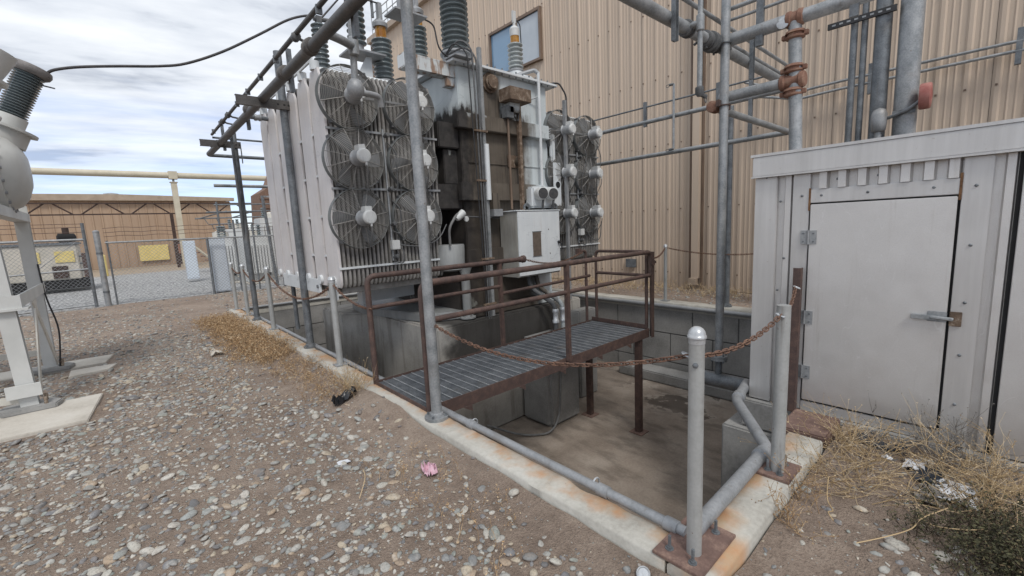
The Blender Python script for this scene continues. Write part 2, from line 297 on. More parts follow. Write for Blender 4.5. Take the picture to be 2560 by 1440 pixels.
M['pink'] = simple('pink_scrap_paper', (.58, .34, .42), (.7, .48, .55), 20, .7)
M['bag'] = simple('black_plastic_bag', (.01, .011, .013), (.022, .024, .028), 8, .35)
M['litter'] = simple('grey_brown_litter', (.1, .09, .08), (.26, .24, .22), 25, .8)
M['navy'] = simple('dark_blue_cloth', (.015, .02, .03), (.03, .04, .055), 10, .7)
M['bark'] = simple('dark_root_bark', (.05, .035, .025), (.09, .065, .045), 20, .9)
# ------------------------------------------------------------------ mesh builder
OFF = {}
class MB:
    def __init__(s): s.v = []; s.f = []
    def add(s, vs_, fs_):
        b = len(s.v); s.v += [Vector(q) for q in vs_]; s.f += [tuple(b+i for i in q) for q in fs_]; return s
    def box(s, lo, hi, rot=None, piv=None):
        x0, y0, z0 = lo; x1, y1, z1 = hi
        p = [Vector(q) for q in ((x0, y0, z0), (x1, y0, z0), (x1, y1, z0), (x0, y1, z0), (x0, y0, z1), (x1, y0, z1), (x1, y1, z1), (x0, y1, z1))]
        if rot is not None:
            pv = Vector(piv) if piv is not None else (p[0]+p[6])/2
            p = [rot @ (q-pv) + pv for q in p]
        return s.add(p, [(0, 3, 2, 1), (4, 5, 6, 7), (0, 1, 5, 4), (1, 2, 6, 5), (2, 3, 7, 6), (3, 0, 4, 7)])
    def frame(s, d):
        d = d.normalized(); a = Vector((0, 0, 1)) if abs(d.z) < .9 else Vector((1, 0, 0))
        u = d.cross(a).normalized(); return u, u.cross(d).normalized()
    def cyl(s, p0, p1, r0, r1=None, n=12, cap=True):
        p0 = Vector(p0); p1 = Vector(p1); r1 = r0 if r1 is None else r1; u, w = s.frame(p1-p0)
        A = [(u*math.cos(2*math.pi*i/n)+w*math.sin(2*math.pi*i/n)) for i in range(n)]
        vs_ = [p0+a*r0 for a in A]+[p1+a*r1 for a in A]
        fs_ = [(i, (i+1) % n, n+(i+1) % n, n+i) for i in range(n)]
        if cap: fs_ += [tuple(range(n-1, -1, -1)), tuple(range(n, 2*n))]
        return s.add(vs_, fs_)
    def tube(s, pts, r, n=8, closed=False, cap=True):
        pts = [Vector(p) for p in pts]; m = len(pts); rs = r if isinstance(r, (list, tuple)) else [r]*m
        d0 = pts[1]-pts[0]; u, w = s.frame(d0); vs_ = []
        for i, p in enumerate(pts):
            if closed: d = (pts[(i+1) % m]-pts[i-1])
            else: d = pts[min(i+1, m-1)]-pts[max(i-1, 0)]
            d = d.normalized(); u = (u-d*u.dot(d)).normalized(); w = d.cross(u)
            vs_ += [p+(u*math.cos(2*math.pi*k/n)+w*math.sin(2*math.pi*k/n))*rs[i] for k in range(n)]
        fs_ = []
        for i in range(m if closed else m-1):
            j = (i+1) % m
            fs_ += [(i*n+k, i*n+(k+1) % n, j*n+(k+1) % n, j*n+k) for k in range(n)]
        if not closed and cap: fs_ += [tuple(range(n-1, -1, -1)), tuple(range((m-1)*n, m*n))]
        return s.add(vs_, fs_)
    def lathe(s, p0, ax, prof, n=20, cap=True):
        p0 = Vector(p0); ax = Vector(ax).normalized(); u, w = s.frame(ax); vs_ = []; m = len(prof)
        for t, r in prof: vs_ += [p0+ax*t+(u*math.cos(2*math.pi*k/n)+w*math.sin(2*math.pi*k/n))*max(r, 1e-4) for k in range(n)]
        fs_ = [(i*n+k, i*n+(k+1) % n, (i+1)*n+(k+1) % n, (i+1)*n+k) for i in range(m-1) for k in range(n)]
        if cap: fs_ += [tuple(range(n-1, -1, -1)), tuple(range((m-1)*n, m*n))]
        return s.add(vs_, fs_)
    def prism(s, poly, vec):
        n = len(poly); vec = Vector(vec); a = [Vector(p) for p in poly]
        return s.add(a+[p+vec for p in a], [tuple(range(n-1, -1, -1)), tuple(range(n, 2*n))]+[(i, (i+1) % n, n+(i+1) % n, n+i) for i in range(n)])
    def build(s, name, mat, parent=None, smooth=35, bevel=0, off=None):
        me = bpy.data.meshes.new(name)
        if parent is not None: o_ = OFF[parent]
        elif off is not None: o_ = Vector(off)
        else:
            xs = [q.x for q in s.v]; ys = [q.y for q in s.v]; zs = [q.z for q in s.v]
            o_ = Vector(((min(xs)+max(xs))/2, (min(ys)+max(ys))/2, min(zs)))
        me.from_pydata([tuple(q-o_) for q in s.v], [], s.f)
        if bevel or True:
            bm = bmesh.new(); bm.from_mesh(me); bmesh.ops.recalc_face_normals(bm, faces=bm.faces)
            if bevel: bmesh.ops.bevel(bm, geom=[e_ for e_ in bm.edges if e_.is_manifold and e_.calc_face_angle(0) > .6], offset=bevel, segments=2, affect='EDGES', clamp_overlap=True)
            bm.to_mesh(me); bm.free()
        me.shade_smooth()
        if smooth < 180: me.set_sharp_from_angle(angle=R(smooth))
        me.materials.append(M[mat]); ob = bpy.data.objects.new(name, me); COL.objects.link(ob)
        if parent is not None: ob.parent = parent
        else: ob.location = o_
        OFF[ob] = o_
        return ob
def tag(o, label=None, cat=None, group=None, kind=None):
    for k, v in (('label', label), ('category', cat), ('group', group), ('kind', kind)):
        if v: o[k] = v
    return o
def thing(name, label, cat, loc=(0, 0, 0), group=None, local=False):
    o = bpy.data.objects.new(name, None); COL.objects.link(o); o.location = loc; o.empty_display_size = .1
    OFF[o] = Vector((0, 0, 0)) if local else Vector(loc); return tag(o, label, cat, group)
def copy_tree(o, parent=None):
    c = o.copy(); COL.objects.link(c); c.parent = parent; OFF[c] = OFF[o].copy()
    for ch in o.children: copy_tree(ch, c)
    return c
def B(lo, hi): return MB().box(lo, hi)
def bend(pts, rad=.08, k=5):
    """round the corners of a polyline"""
    P = [Vector(p) for p in pts]; out = [P[0]]
    for i in range(1, len(P)-1):
        a = (P[i-1]-P[i]); b = (P[i+1]-P[i]); r = min(rad, a.length*.49, b.length*.49); p0 = P[i]+a.normalized()*r; p1 = P[i]+b.normalized()*r
        for j in range(k+1):
            t = j/k; out.append(p0*(1-t)**2+P[i]*2*t*(1-t)+p1*t*t)
    return out+[P[-1]]
# ------------------------------------------------------------------ ground
PX0, PX1, PY0, PY1 = 1.57, 7.35, .64, 10.72          # outer edges of the containment pit
def gh(x, y):
    d = math.hypot(x, y)
    if d > 40: return 0
    k = max(0, 1-d/40)
    h = (mnoise.noise((x*.5, y*.5, 0))*.025+mnoise.noise((x*2.3, y*2.3, 3))*.012+mnoise.noise((x*6, y*6, 5))*.009)*k
    e = max(0, 1-abs(x-1.55)/.45)*max(0, 1-abs(y-3.45)/.75)   # soil banked against the walkway step
    h += .075*min(1, e*1.6)
    e2 = max(0, 1-abs(x-.1)/1.2)*max(0, 1-abs(y-14.8)/.5); h += .05*e2
    if y < 10.9 and y > .4: h += .058*max(0, 1-abs(x-1.55)/.32)*(.75+.5*mnoise.noise((x*2, y*2.2, 8)))
    if x > 1.6 and y < .7: h += -.005+.05*max(0, 1-abs(y-.64)/.22)*(.75+.5*mnoise.noise((x*2.2, y*2, 8)))
    return h-.012
def lin(a, b, s): n = max(1, round((b-a)/s)); return list(np.linspace(a, b, n+1)[:-1])
xs = [-400, -200, -100, -50, -25, -14]+lin(-8, -4, .25)+lin(-4, PX0, .055)+lin(PX0, 3.78, .07)+lin(3.78, PX1, .4)+lin(PX1, 9.2, .2)+[9.2, 12, 20, 40, 80, 160, 400]
ys = [-400, -100, -30, -8]+lin(-3, -1, .25)+lin(-1, PY0, .055)+lin(PY0, PY1, .055)+lin(PY1, 17, .12)+lin(17, 45, 1.5)+[45, 60, 90, 150, 400]
vid = {}; gv = []; gf = []
def gid(i, j):
    if (i, j) not in vid: vid[i, j] = len(gv); gv.append((xs[i], ys[j], gh(xs[i], ys[j])))
    return vid[i, j]
for i in range(len(xs)-1):
    for j in range(len(ys)-1):
        mx_, my_ = (xs[i]+xs[i+1])/2, (ys[j]+ys[j+1])/2
        if PX0 < mx_ < PX1 and PY0 < my_ < PY1: continue
        gf.append((gid(i, j), gid(i+1, j), gid(i+1, j+1), gid(i, j+1)))
gme = bpy.data.meshes.new('ground'); gme.from_pydata(gv, [], gf); gme.shade_smooth(); gme.materials.append(M['dirt'])
ground = bpy.data.objects.new('ground', gme); COL.objects.link(ground); ground['kind'] = 'structure'; OFF[ground] = Vector((0, 0, 0))
# ------------------------------------------------------------------ stones
def ico(sub, seed):
    bm = bmesh.new(); bmesh.ops.create_icosphere(bm, subdivisions=sub, radius=1)
    V = np.array([v.co[:] for v in bm.verts]); Fc = np.array([[v.index for v in f.verts] for f in bm.faces]); bm.free()
    g = np.random.default_rng(seed)
    ph = g.uniform(0, 10, 3)
    for k in range(len(V)):
        d = V[k]; V[k] = d*(1+.22*mnoise.noise(Vector(d*1.1)+Vector(ph)))
    for _ in range(6):      # a few flattened facets
        nrm = g.normal(size=3); nrm /= np.linalg.norm(nrm); lim = g.uniform(.5, .8); q = V@nrm; V -= np.outer(np.maximum(q-lim, 0)*.85, nrm)
    return V, Fc
def in_view(x, y, z=0, mar=1.06):
    d = Vector((x, y, z-1.54)); f = d.dot(cf)
    if f < .3: return None
    u = d.dot(cr)/f*15.31/18; v = d.dot(cu)/f*15.31/18/.5625
    return (u, v, f) if abs(u) < mar and abs(v) < mar*1.03 else None
spots = []
PADS = [(-1.9, -.3, 5.3, 6.2), (-1.9, -.22, 7.75, 8.3), (-.62, -.18, 7.3, 7.62)]
def dens(x, y):
    d = math.hypot(x, y)
    n = mnoise.noise((x*.7+4, y*.7, 1))*.55+mnoise.noise((x*2.2, y*2.2, 9))*.4
    if y > 15.2: return 0
    if x < 1.57:
        b = .78+n*.8
        e = (1.60-x)+.18*mnoise.noise((x*3, y*3, 4))
        b *= min(1, max(.06, (e-.05)/.55)) if y < 4.4 else min(1, max(.1, (e-.35)/.5))
        if y > 9: b *= .8
        if 1.2 < y < 2.6 and x > .75: b *= .75
        if y > 12.5: b *= .5
        for a in PADS:
            if a[0]-.02 < x < a[1]+.02 and a[2]-.02 < y < a[3]+.02: return 0
        return b
    if y < .64 and x < 3.7: return (.3+n*.5)*(1 if y < .25 else .25)*(1 if x < 2.8 else .4)
    if x > 7.35: return .25+n*.4
    return .5 if y > 10.8 else 0
area = [(-6, 1.57, .2, 15.2), (1.57, 3.75, -.4, .64), (7.4, 9.1, 0, 8), (1.57, 8, 10.8, 15)]
for (ax, bx_, ay, by) in area:
    N = int((bx_-ax)*(by-ay)*1080)
    for x, y in zip(rng.uniform(ax, bx_, N), rng.uniform(ay, by, N)):
        d = math.hypot(x, y); keep = 1 if d < 4.5 else (4.5/d)**.8
        if rng.random() > dens(x, y)*keep: continue
        q = in_view(x, y)
        if q is None: continue
        s = float(np.clip(rng.lognormal(-4.48, .5), .005, .036))
        if d > 5: s *= 1.12
        if q[2] > 12: s *= 1.3
        spots.append((x, y, s, q[2]))
for _ in range(26000):
    r_d = 1.2+4.3*rng.random()**.8; an = rng.uniform(-.75, 1.75); x, y = r_d*math.sin(an), r_d*math.cos(an)
    if y < -.4 or rng.random() > dens(x, y)*.9+.12 or (x > PX0 and y > PY0) or x > 3.7: continue
    if any(a[0] < x < a[1] and a[2] < y < a[3] for a in PADS): continue
    q = in_view(x, y)
    if q: spots.append((x, y, rng.uniform(.0025, .0065), q[2]))
spots.sort(key=lambda t: -t[2]/t[3])
proto = [ico(2, k) for k in range(10)]; lo_p = [ico(1, 40+k) for k in range(6)]
pm = []
for V, Fc in proto:
    me = bpy.data.meshes.new('pebble'); me.from_pydata([tuple(v) for v in V], [], [tuple(f) for f in Fc]); me.shade_smooth(); me.materials.append(M['stone']); pm.append(me)
def stone_tf(x, y, s):
    sx = s*rng.uniform(.95, 1.5); sy = s*rng.uniform(.75, 1.05); sz = s*rng.uniform(.42, .75)
    return sx, sy, sz, gh(x, y)+sz*rng.uniform(-.35, .35), rng.uniform(0, 6.28), rng.normal(0, .22), rng.normal(0, .22)
for k, (x, y, s, f) in enumerate(spots[:300]):
    o = bpy.data.objects.new('pebble', pm[k % 10]); COL.objects.link(o); o.parent = ground
    sx, sy, sz, z, rz, ra, rb = stone_tf(x, y, s); o.location = (x, y, z); o.rotation_euler = (ra, rb, rz); o.scale = (sx, sy, sz)
AV, AF, base = [], [], 0
for k, (x, y, s, f) in enumerate(spots[300:]):
    V, Fc = proto[k % 10] if f < 5.5 and s > .008 else lo_p[k % 6]
    sx, sy, sz, z, rz, ra, rb = stone_tf(x, y, s)
    Rm = np.array(Matrix.Rotation(rz, 3, 'Z') @ Matrix.Rotation(rb, 3, 'Y') @ Matrix.Rotation(ra, 3, 'X'))
    AV.append((V*np.array([sx, sy, sz]))@Rm.T+np.array([x, y, z])); AF.append(Fc+base); base += len(V)
AV = np.concatenate(AV).astype(np.float32); AF = np.concatenate(AF).astype(np.int32)
me = bpy.data.meshes.new('gravel'); me.vertices.add(len(AV)); me.vertices.foreach_set('co', AV.ravel()); me.loops.add(AF.size); me.loops.foreach_set('vertex_index', AF.ravel())
me.polygons.add(len(AF)); me.polygons.foreach_set('loop_start', np.arange(0, AF.size, 3, dtype=np.int32)); me.update(); me.validate(); me.shade_smooth(); me.materials.append(M['stones'])
gravel = bpy.data.objects.new('gravel', me); COL.objects.link(gravel); tag(gravel, 'loose grey and tan river gravel bedded in brown dirt', 'gravel', kind='stuff')
# ------------------------------------------------------------------ containment pit
ZT, ZF = .08, -1.3
tag(B((PX0+.1, PY0+.1, ZF-.1), (PX1-.1, PY1-.1, ZF)).build('pit_floor', 'pitfloor'), kind='structure')
def rough_bar(lo, hi):
    lo, hi = Vector(lo), Vector(hi); ax = 0 if hi.x-lo.x > hi.y-lo.y else 1; L = hi[ax]-lo[ax]; n = max(2, int(L/.045)); o = 1-ax; c = .012; m = MB(); vs_ = []
    for i in range(n+1):
        a = lo[ax]+L*i/n; chip = max(0, mnoise.noise((a*5, lo.x, 2.5))-.28)*.06; chip2 = max(0, mnoise.noise((a*5, lo.x, 7.5))-.28)*.06; j = lambda: random.gauss(0, .0016)
        for (u, z) in ((lo[o], lo.z), (lo[o]+j(), hi.z-c-chip), (lo[o]+c+chip*.9, hi.z+j()*.6), (hi[o]-c-chip2*.9, hi.z+j()*.6), (hi[o]+j(), hi.z-c-chip2), (hi[o], lo.z)):
            p = [0, 0, z]; p[ax] = a; p[o] = u; vs_.append(tuple(p))
    f = [(i*6+k, (i+1)*6+k, (i+1)*6+(k+1) % 6, i*6+(k+1) % 6) for i in range(n) for k in range(6)]+[tuple(range(5, -1, -1)), tuple(range(n*6, n*6+6))]
    return m.add(vs_, f)
def pit_wall(label, lo, hi, inner_axis, inner, coords, cop):
    """concrete core with a coping on top and block faces on the pit side"""
    t = thing('containment_wall', label, 'wall', ((lo[0]+hi[0])/2, (lo[1]+hi[1])/2, ZF), 'containment walls round the transformer pit')
    B((lo[0], lo[1], ZF-.05), (hi[0], hi[1], ZT-.10)).build('wall_core', 'mortar', t)
    rough_bar(cop[0], cop[1]).build('coping', 'curb', t, 50)
    a0, a1 = coords; course = [(-1.3, -1.015), (-1.0, -.495), (-.48, -.025)]
    for ci, (z0, z1) in enumerate(course):
        x = a0+(.18 if ci % 2 else -.22)
        while x < a1:
            x0, x1 = max(x, a0), min(x+.735, a1); x += .75
            if x1-x0 < .05: continue
            p = .018+random.uniform(-.003, .004); m = MB()
            if inner_axis == 'x': lo_, hi_ = (min(inner, inner-p) if inner > 4 else inner, x0, z0), (max(inner, inner) if inner > 4 else inner+p, x1, z1)
            else: lo_, hi_ = (x0, min(inner, inner-p) if inner > 4 else inner, z0), (x1, inner if inner > 4 else inner+p, z1)
            m.box(lo_, hi_); m.build('block', 'conc', t, bevel=.006)
    return t
pit_wall('long front pit wall with rust stained pale coping beside the gravel', (PX0+.01, PY0+.21), (1.77, PY1-.22), 'x', 1.77, (.9, PY1-.24), ((PX0+.01, PY0+.221, -.12), (1.765, PY1, ZT)))
pit_wall('pit wall of grey blocks below the tan building wall', (7.12, PY0+.2), (PX1-.01, PY1-.22), 'x', 7.12, (1.35, PY1-.24), ((7.09, PY0+.2, -.06), (PX1, PY1, ZT)))
pit_wall('pit wall of grey blocks at the fence end of the pit', (1.77, 10.5), (7.12, PY1-.01), 'y', 10.5, (1.8, 7.1), ((1.79, 10.47, -.06), (7.085, PY1, ZT)))
t = pit_wall('short pit wall with pale coping between corner plate and metal shed', (PX0+.01, PY0+.01), (3.7, .845), 'y', .845, (1.8, 3.66), ((PX0+.01, PY0+.01, -.12), (3.2, .85, ZT)))
# stepped concrete under the shed corner
t = thing('shed_footing', 'stepped grey concrete footing under the metal shed corner', 'footing', (4.2, .9, ZF))
B((3.66, .865, ZF), (6.6, 1.47, -.22)).build('lower_step', 'conc', t, bevel=.015)
B((3.72, -2.6, -.21), (6.6, 1.34, .02)).build('upper_step', 'conc', t, bevel=.012)
B((3.30, .655, -.1), (3.70, .94, .06)).build('end_cap', 'rustplate', t, bevel=.01)
tag(B((6.72, 1.5, ZF), (7.1, 4.6, -1.12)).build('wall_ledge', 'conc', bevel=.02), 'low concrete ledge along the foot of the far pit wall', 'ledge')
# plinth and pier
t = thing('transformer_plinth', 'big oil streaked concrete plinth carrying the transformer', 'plinth', (4.2, 6, ZF))
MB().prism([(2.80, 4.57, ZF), (5.62, 4.57, ZF), (5.62, 7.6, ZF), (2.45, 7.6, ZF), (2.45, 6.72, ZF), (2.80, 6.38, ZF)], (0, 0, .32-ZF)).build('block', 'plinth', t, bevel=.025)
MB().prism([(4.17, 3.97, ZF), (4.83, 3.97, ZF), (4.83, 4.55, ZF), (4.17, 4.55, ZF)], (0, 0, 1.24)).build('pier', 'conc', t, bevel=.05)
MB().prism([(5.3, 4.35, ZF), (5.75, 4.35, ZF), (5.75, 4.56, ZF), (5.3, 4.56, ZF)], (0, 0, 1.45)).build('side_block', 'conc', t, bevel=.02)
# ------------------------------------------------------------------ tan building
bl = thing('metal_building', 'tall tan ribbed metal building behind the transformer', 'building', (9.2, 6, 0))
BX, BY0, BY1, BZ = 9.2, -7.0, 18.5, 9.5
B((BX+.06, BY0, -.1), (BX+14, BY1-.03, BZ-.05)).build('wall_core', 'siding', bl)
def ribs(y0, y1, z0, z1, x, pitch=.30, d=.021, sgn=-1):
    """one sheet with trapezoid ribs and small pencil ribs, facing -x"""
    prof = []; n = max(1, round((y1-y0)/pitch)); p = (y1-y0)/n
    for k in range(n):
        a = y0+k*p
        prof += [(a, 0), (a+.16*p, 0), (a+.22*p, .010), (a+.28*p, 0), (a+.42*p, 0), (a+.48*p, .010), (a+.54*p, 0), (a+.68*p, 0), (a+.76*p, d), (a+.90*p, d), (a+.98*p, 0)]
    prof.append((y1, 0)); m = MB(); vs_ = []
    for (y, q) in prof: vs_ += [(x+sgn*q, y, z0), (x+sgn*q, y, z1)]
    k0 = len(vs_)
    for (y, q) in prof: vs_ += [(x+.02, y, z0), (x+.02, y, z1)]
    n2 = len(prof); f = [(2*i, 2*i+2, 2*i+3, 2*i+1) for i in range(n2-1)]+[(k0+2*i+1, k0+2*i+3, k0+2*i+2, k0+2*i) for i in range(n2-1)]
    f += [(2*i+1, 2*i+3, k0+2*i+3, k0+2*i+1) for i in range(n2-1)]+[(k0+2*i, k0+2*i+2, 2*i+2, 2*i) for i in range(n2-1)]
    return m.add(vs_, f)
WY0, WY1, WZ0, WZ1 = 8.64, 10.66, 6.02, 7.22
y = BY0
while y < BY1-.1:
    y1 = min(y+.9, BY1)
    if y1 > WY0 and y < WY1:
        ribs(y+.004, y1-.002, .0, WZ0-.02, BX+.02).build('siding_panel', 'siding', bl, 25); ribs(y+.004, y1-.002, WZ1+.02, BZ, BX+.02).build('siding_panel', 'siding', bl, 25)
        if y < WY0: ribs(y+.004, WY0-.03, WZ0-.02, WZ1+.02, BX+.02).build('siding_panel', 'siding', bl, 25)
        if y1 > WY1: ribs(WY1+.03, y1-.002, WZ0-.02, WZ1+.02, BX+.02).build('siding_panel', 'siding', bl, 25)
    else: ribs(y+.004, y1-.002, .0, BZ, BX+.02+random.uniform(-.004, .004)).build('siding_panel', 'siding', bl, 25)
    y = y1
scr = MB()
for i_ in range(int((BY1-BY0)/.3)):
    yy = BY0+.004+i_*.3+.249
    for zz in (.35, 1.75, 3.15, 4.55, 5.95, 7.35, 8.75):
        if not (WY0-.1 < yy < WY1+.1 and WZ0-.1 < zz < WZ1+.1): scr.box((BX-.014, yy-.012, zz-.012), (BX+.002, yy+.012, zz+.012))
q = scr.build('screws', 'trim_dark', bl); q['kind'] = 'stuff'
w = MB().box((BX-.03, WY0, WZ0), (BX+.05, WY1, WZ1)).build('window', 'glass', bl)
for lo, hi in (((BX-.09, WY0-.06, WZ1), (BX+.0, WY1+.06, WZ1+.07)), ((BX-.09, WY0-.06, WZ0-.06), (BX, WY1+.06, WZ0)), ((BX-.09, WY0-.06, WZ0+.002), (BX, WY0, WZ1-.002)), ((BX-.09, WY1, WZ0+.002), (BX, WY1+.06, WZ1-.002))): B(lo, hi).build('window_frame', 'trim_dark', w)
B((BX-.05, 9.5, WZ0+.005), (BX-.033, 9.55, WZ1-.005)).build('mullion', 'trim', w)
B((BX-.041, 8.66, WZ0+.02), (BX-.033, 9.49, WZ1-.02)).build('blind', 'blind', w)
c = MB(); c.prism([(BX-.16, BY0, BZ), (BX-.16, BY0, BZ+.22), (BX+.3, BY0, BZ+.26), (BX+.3, BY0, BZ)], (0, BY1-BY0+.15, 0)); c.build('eave_trim', 'trim', bl)
B((BX-.06, BY1-.028, 0), (BX+.1, BY1+.04, BZ-.005)).build('corner_trim', 'trim_dark', bl)
B((BX-.13, 4.2, .25), (BX-.018, 4.36, BZ-.01)).build('downspout', 'siding', bl, bevel=.008)
for yy in (4.165, 4.42): B((BX-.055, yy-.018, .05), (BX-.012, yy+.018, BZ-.01)).build('seam_trim', 'trim_dark', bl)
B((BX-.24, 4.2, .12), (BX-.131, 4.36, .26)).build('downspout_outlet', 'trim', bl)
B((BX-.05, 5.75, .42), (BX-.018, 6.02, .62)).build('wall_vent', 'galv_dark', bl)
rr = MB()
for k in range(16):
    yy = 11.5+k*.47; rr.cyl((BX+.1, yy, BZ+.24), (BX+.1, yy, BZ+1.2), .018, n=5)
for z in (.6, .9, 1.2): rr.cyl((BX+.1, 11.4, BZ+z), (BX+.1, BY1, BZ+z), .018, n=5)
rr.build('roof_railing', 'galv', bl)
# conduits along the wall
t = thing('wall_conduit', 'pair of thin conduits clipped along the tan siding', 'conduit', (9.1, 1, 3.4))
for z, dz in ((3.62, .32), (3.50, .2)):
    MB().tube(bend([(9.05, -5, z), (9.05, 1.9, z), (9.05, 2.5, z-.02), (9.0, 2.75, z+dz*.3), (8.9, 3.3, z+dz)], .15), .022, 8).build('conduit', 'galv', t)
for yy in (-.02, 1.5, -2.0): B((9.03, yy-.03, 3.33), (9.10, yy+.03, 3.78)).build('bracket', 'galv_dark', t)
# ------------------------------------------------------------------ metal shed
SX = 3.78
sh = thing('metal_shed', 'small aluminium clad valve shed with a latched door', 'shed', (5, -.6, 0))
B((SX+.03, -2.6, .022), (6.5, 1.295, 1.93)).build('shell', 'alu', sh)
B((SX-.03, -2.7, 1.83), (SX+.028, 1.315, 1.975)).build('fascia', 'alu_flash', sh, bevel=.006)
MB().prism([(SX-.035, -2.72, 1.976), (SX-.035, 1.33, 1.976), (6.55, 1.33, 2.06), (6.55, -2.72, 2.06)], (0, 0, .02)).build('roof', 'alu_flash', sh)
B((SX-.045, -2.7, 1.818), (SX+.0, 1.318, 1.829)).build('drip_edge', 'alu_flash', sh)
B((SX-.004, 1.145, .03), (SX+.029, 1.30, 1.816)).build('corner_panel', 'alu_flash', sh, bevel=.004)
def ribset(y0, y1, z0, z1, n, d=.024):
    p = (y1-y0)/n
    for k in range(n):
        a = y0+k*p
        MB().prism([(SX+.03, a+.0*p, z0), (SX+.03-d, a+.10*p, z0), (SX+.03-d, a+.50*p, z0), (SX+.03, a+.60*p, z0)], (0, 0, z1-z0)).build('rib', 'alu', sh)
ribset(1.045, 1.14, .03, 1.816, 1); ribset(.165, .93, 1.702, 1.816, 7, .046); ribset(-.055, .03, .03, 1.816, 1)
B((SX-.002, .932, .03), (SX+.029, 1.04, 1.816)).build('door_jamb', 'alu_flash', sh, bevel=.003)
B((SX-.002, .036, .03), (SX+.029, .158, 1.816)).build('door_jamb', 'alu_flash', sh, bevel=.003)
B((SX-.006, .163, 1.605), (SX+.029, .928, 1.70)).build('door_lintel', 'alu_flash', sh, bevel=.003)
B((SX-.004, .16, .024), (SX+.029, .93, .10)).build('door_sill', 'alu_flash', sh, bevel=.003)
B((SX+.012, .159, .10), (SX+.029, .931, 1.603)).build('door_gap', 'dark', sh)
dr = B((SX-.012, .172, .115), (SX+.010, .922, 1.594)).build('door', 'alu', sh, bevel=.004)
for z in (1.357, .76, .337):
    m = MB(); m.box((SX-.018, .875, z-.05), (SX-.0125, .918, z+.05)); m.box((SX-.018, .934, z-.05), (SX-.0035, .975, z+.05)); m.cyl((SX-.02, .926, z-.052), (SX-.02, .926, z+.052), .008, n=8); m.build('hinge', 'galv', dr)
    for dy in (-.033, .027, .028):
        pass
    for zz in (-.03, .03):
        for yy in (.895, .957): MB().lathe((SX-.018, yy, z+zz), (-1, 0, 0), [(0, .007), (.003, .006), (.005, .002)], 8).build('rivet', 'galv_dark', dr)
m = MB(); m.box((SX-.04, .215, .83), (SX-.0125, .335, .86)); m.box((SX-.022, .17, .82), (SX-.0123, .26, .885)); m.cyl((SX-.035, .14, .845), (SX-.035, .245, .85), .012, n=8); m.build('latch', 'galv', dr, bevel=.003)
B((SX-.016, .105, .80), (SX-.004, .16, .89)).build('hasp_plate', 'rustbox', dr, bevel=.002)
for yy, z in ((1.22, 1.81), (.98, 1.66), (1.12, 1.63), (1.085, 1.2), (1.12, .95), (1.1, .6), (1.09, .25), (.1, 1.65), (.1, 1.3), (.1, .95), (.1, .62), (.1, .3), (.86, 1.655), (.6, 1.655), (.28, 1.655), (.55, 1.76), (.77, 1.76), (.2, 1.76), (-.2, 1.2), (-.2, .7), (-.25, .4)):
    MB().lathe((SX-.003 if -.03 < yy < 1.045 else SX+.004, yy, z), (-1, 0, 0), [(0, .009), (.004, .009), (.008, .004)], 8).build('screw', 'galv_dark', sh)
for yy, zz in ((.93, 1.64), (.163, 1.66)): B((SX-.009, yy-.006, zz-.09), (SX-.0065, yy+.007, zz+.07)).build('rust_bleed', 'sealrust', sh)
B((SX+.005, -.076, .03), (SX+.029, -.058, 1.816)).build('panel_gap', 'dark', sh)
B((SX-.006, -2.5, .03), (SX+.029, -.078, 1.816)).build('end_panel', 'alu', sh, bevel=.003)
# ------------------------------------------------------------------ curb pipes
def pipe_thing(name, label, cat, pts, r, mat, couplings=(), rad=.08, group=None, n=12):
    p = Vector(pts[0]); t = thing(name, label, cat, pts[0], group)
    MB().tube(bend(pts, rad), r, n).build('pipe', mat, t, 60)
    for (c, ax) in couplings:
        c = Vector(c); ax = Vector(ax); MB().lathe(c-ax*.035, ax, [(0, r*1.05), (.004, r*1.28), (.066, r*1.28), (.07, r*1.05)], 14).build('coupling', mat, t)
    return t
Y_ = (0, 1, 0); X_ = (1, 0, 0)
pipe_thing('curb_pipe', 'thin grey pipe along the front pit coping', 'pipe', [(1.775, .86, .105), (1.775, 2.96, .105)], .026, 'galv_paint', [((1.775, 2.5, .105), Y_), ((1.775, 1.32, .105), Y_), ((1.775, .93, .105), Y_)])
pipe_thing('curb_pipe', 'grey pipe on the front coping between the walkway and the fence', 'pipe', [(1.79, 3.96, .09), (1.79, 10.46, .09), (6.95, 10.42, .045)], .024, 'galv_paint', [((1.79, 5.2, .09), Y_), ((3.0, 10.45, .08), X_)])
pipe_thing('curb_pipe', 'thick grey pipe on the side coping bending to the shed corner', 'pipe', [(1.80, .835, .115), (2.80, .85, .115), (3.46, 1.28, .10), (3.9, 1.36, .10)], .037, 'galv_paint', [((2.70, .848, .115), X_), ((3.55, 1.295, .10), (.98, .18, 0))], .06)
pipe_thing('curb_pipe', 'grey pipe along the far pit wall under the building', 'pipe', [(7.05, 1.4, .02), (7.05, 10.4, .02)], .035, 'galv_paint', [((7.05, 2.35, .02), Y_), ((7.05, 6, .02), Y_)])
for yy, lb in ((1.36, 'small zinc clip near the corner end of the coping pipe'), (2.47, 'small zinc clip near the walkway end of the coping pipe')): tag(MB().tube([(1.80+.03*math.cos(a), yy+.03, .105+.034*math.sin(a)) for a in np.linspace(-1.2, 3.4, 9)], .005, 5).build('pipe_clip', 'zinc'), lb, 'clip', 'clips on the coping pipe')
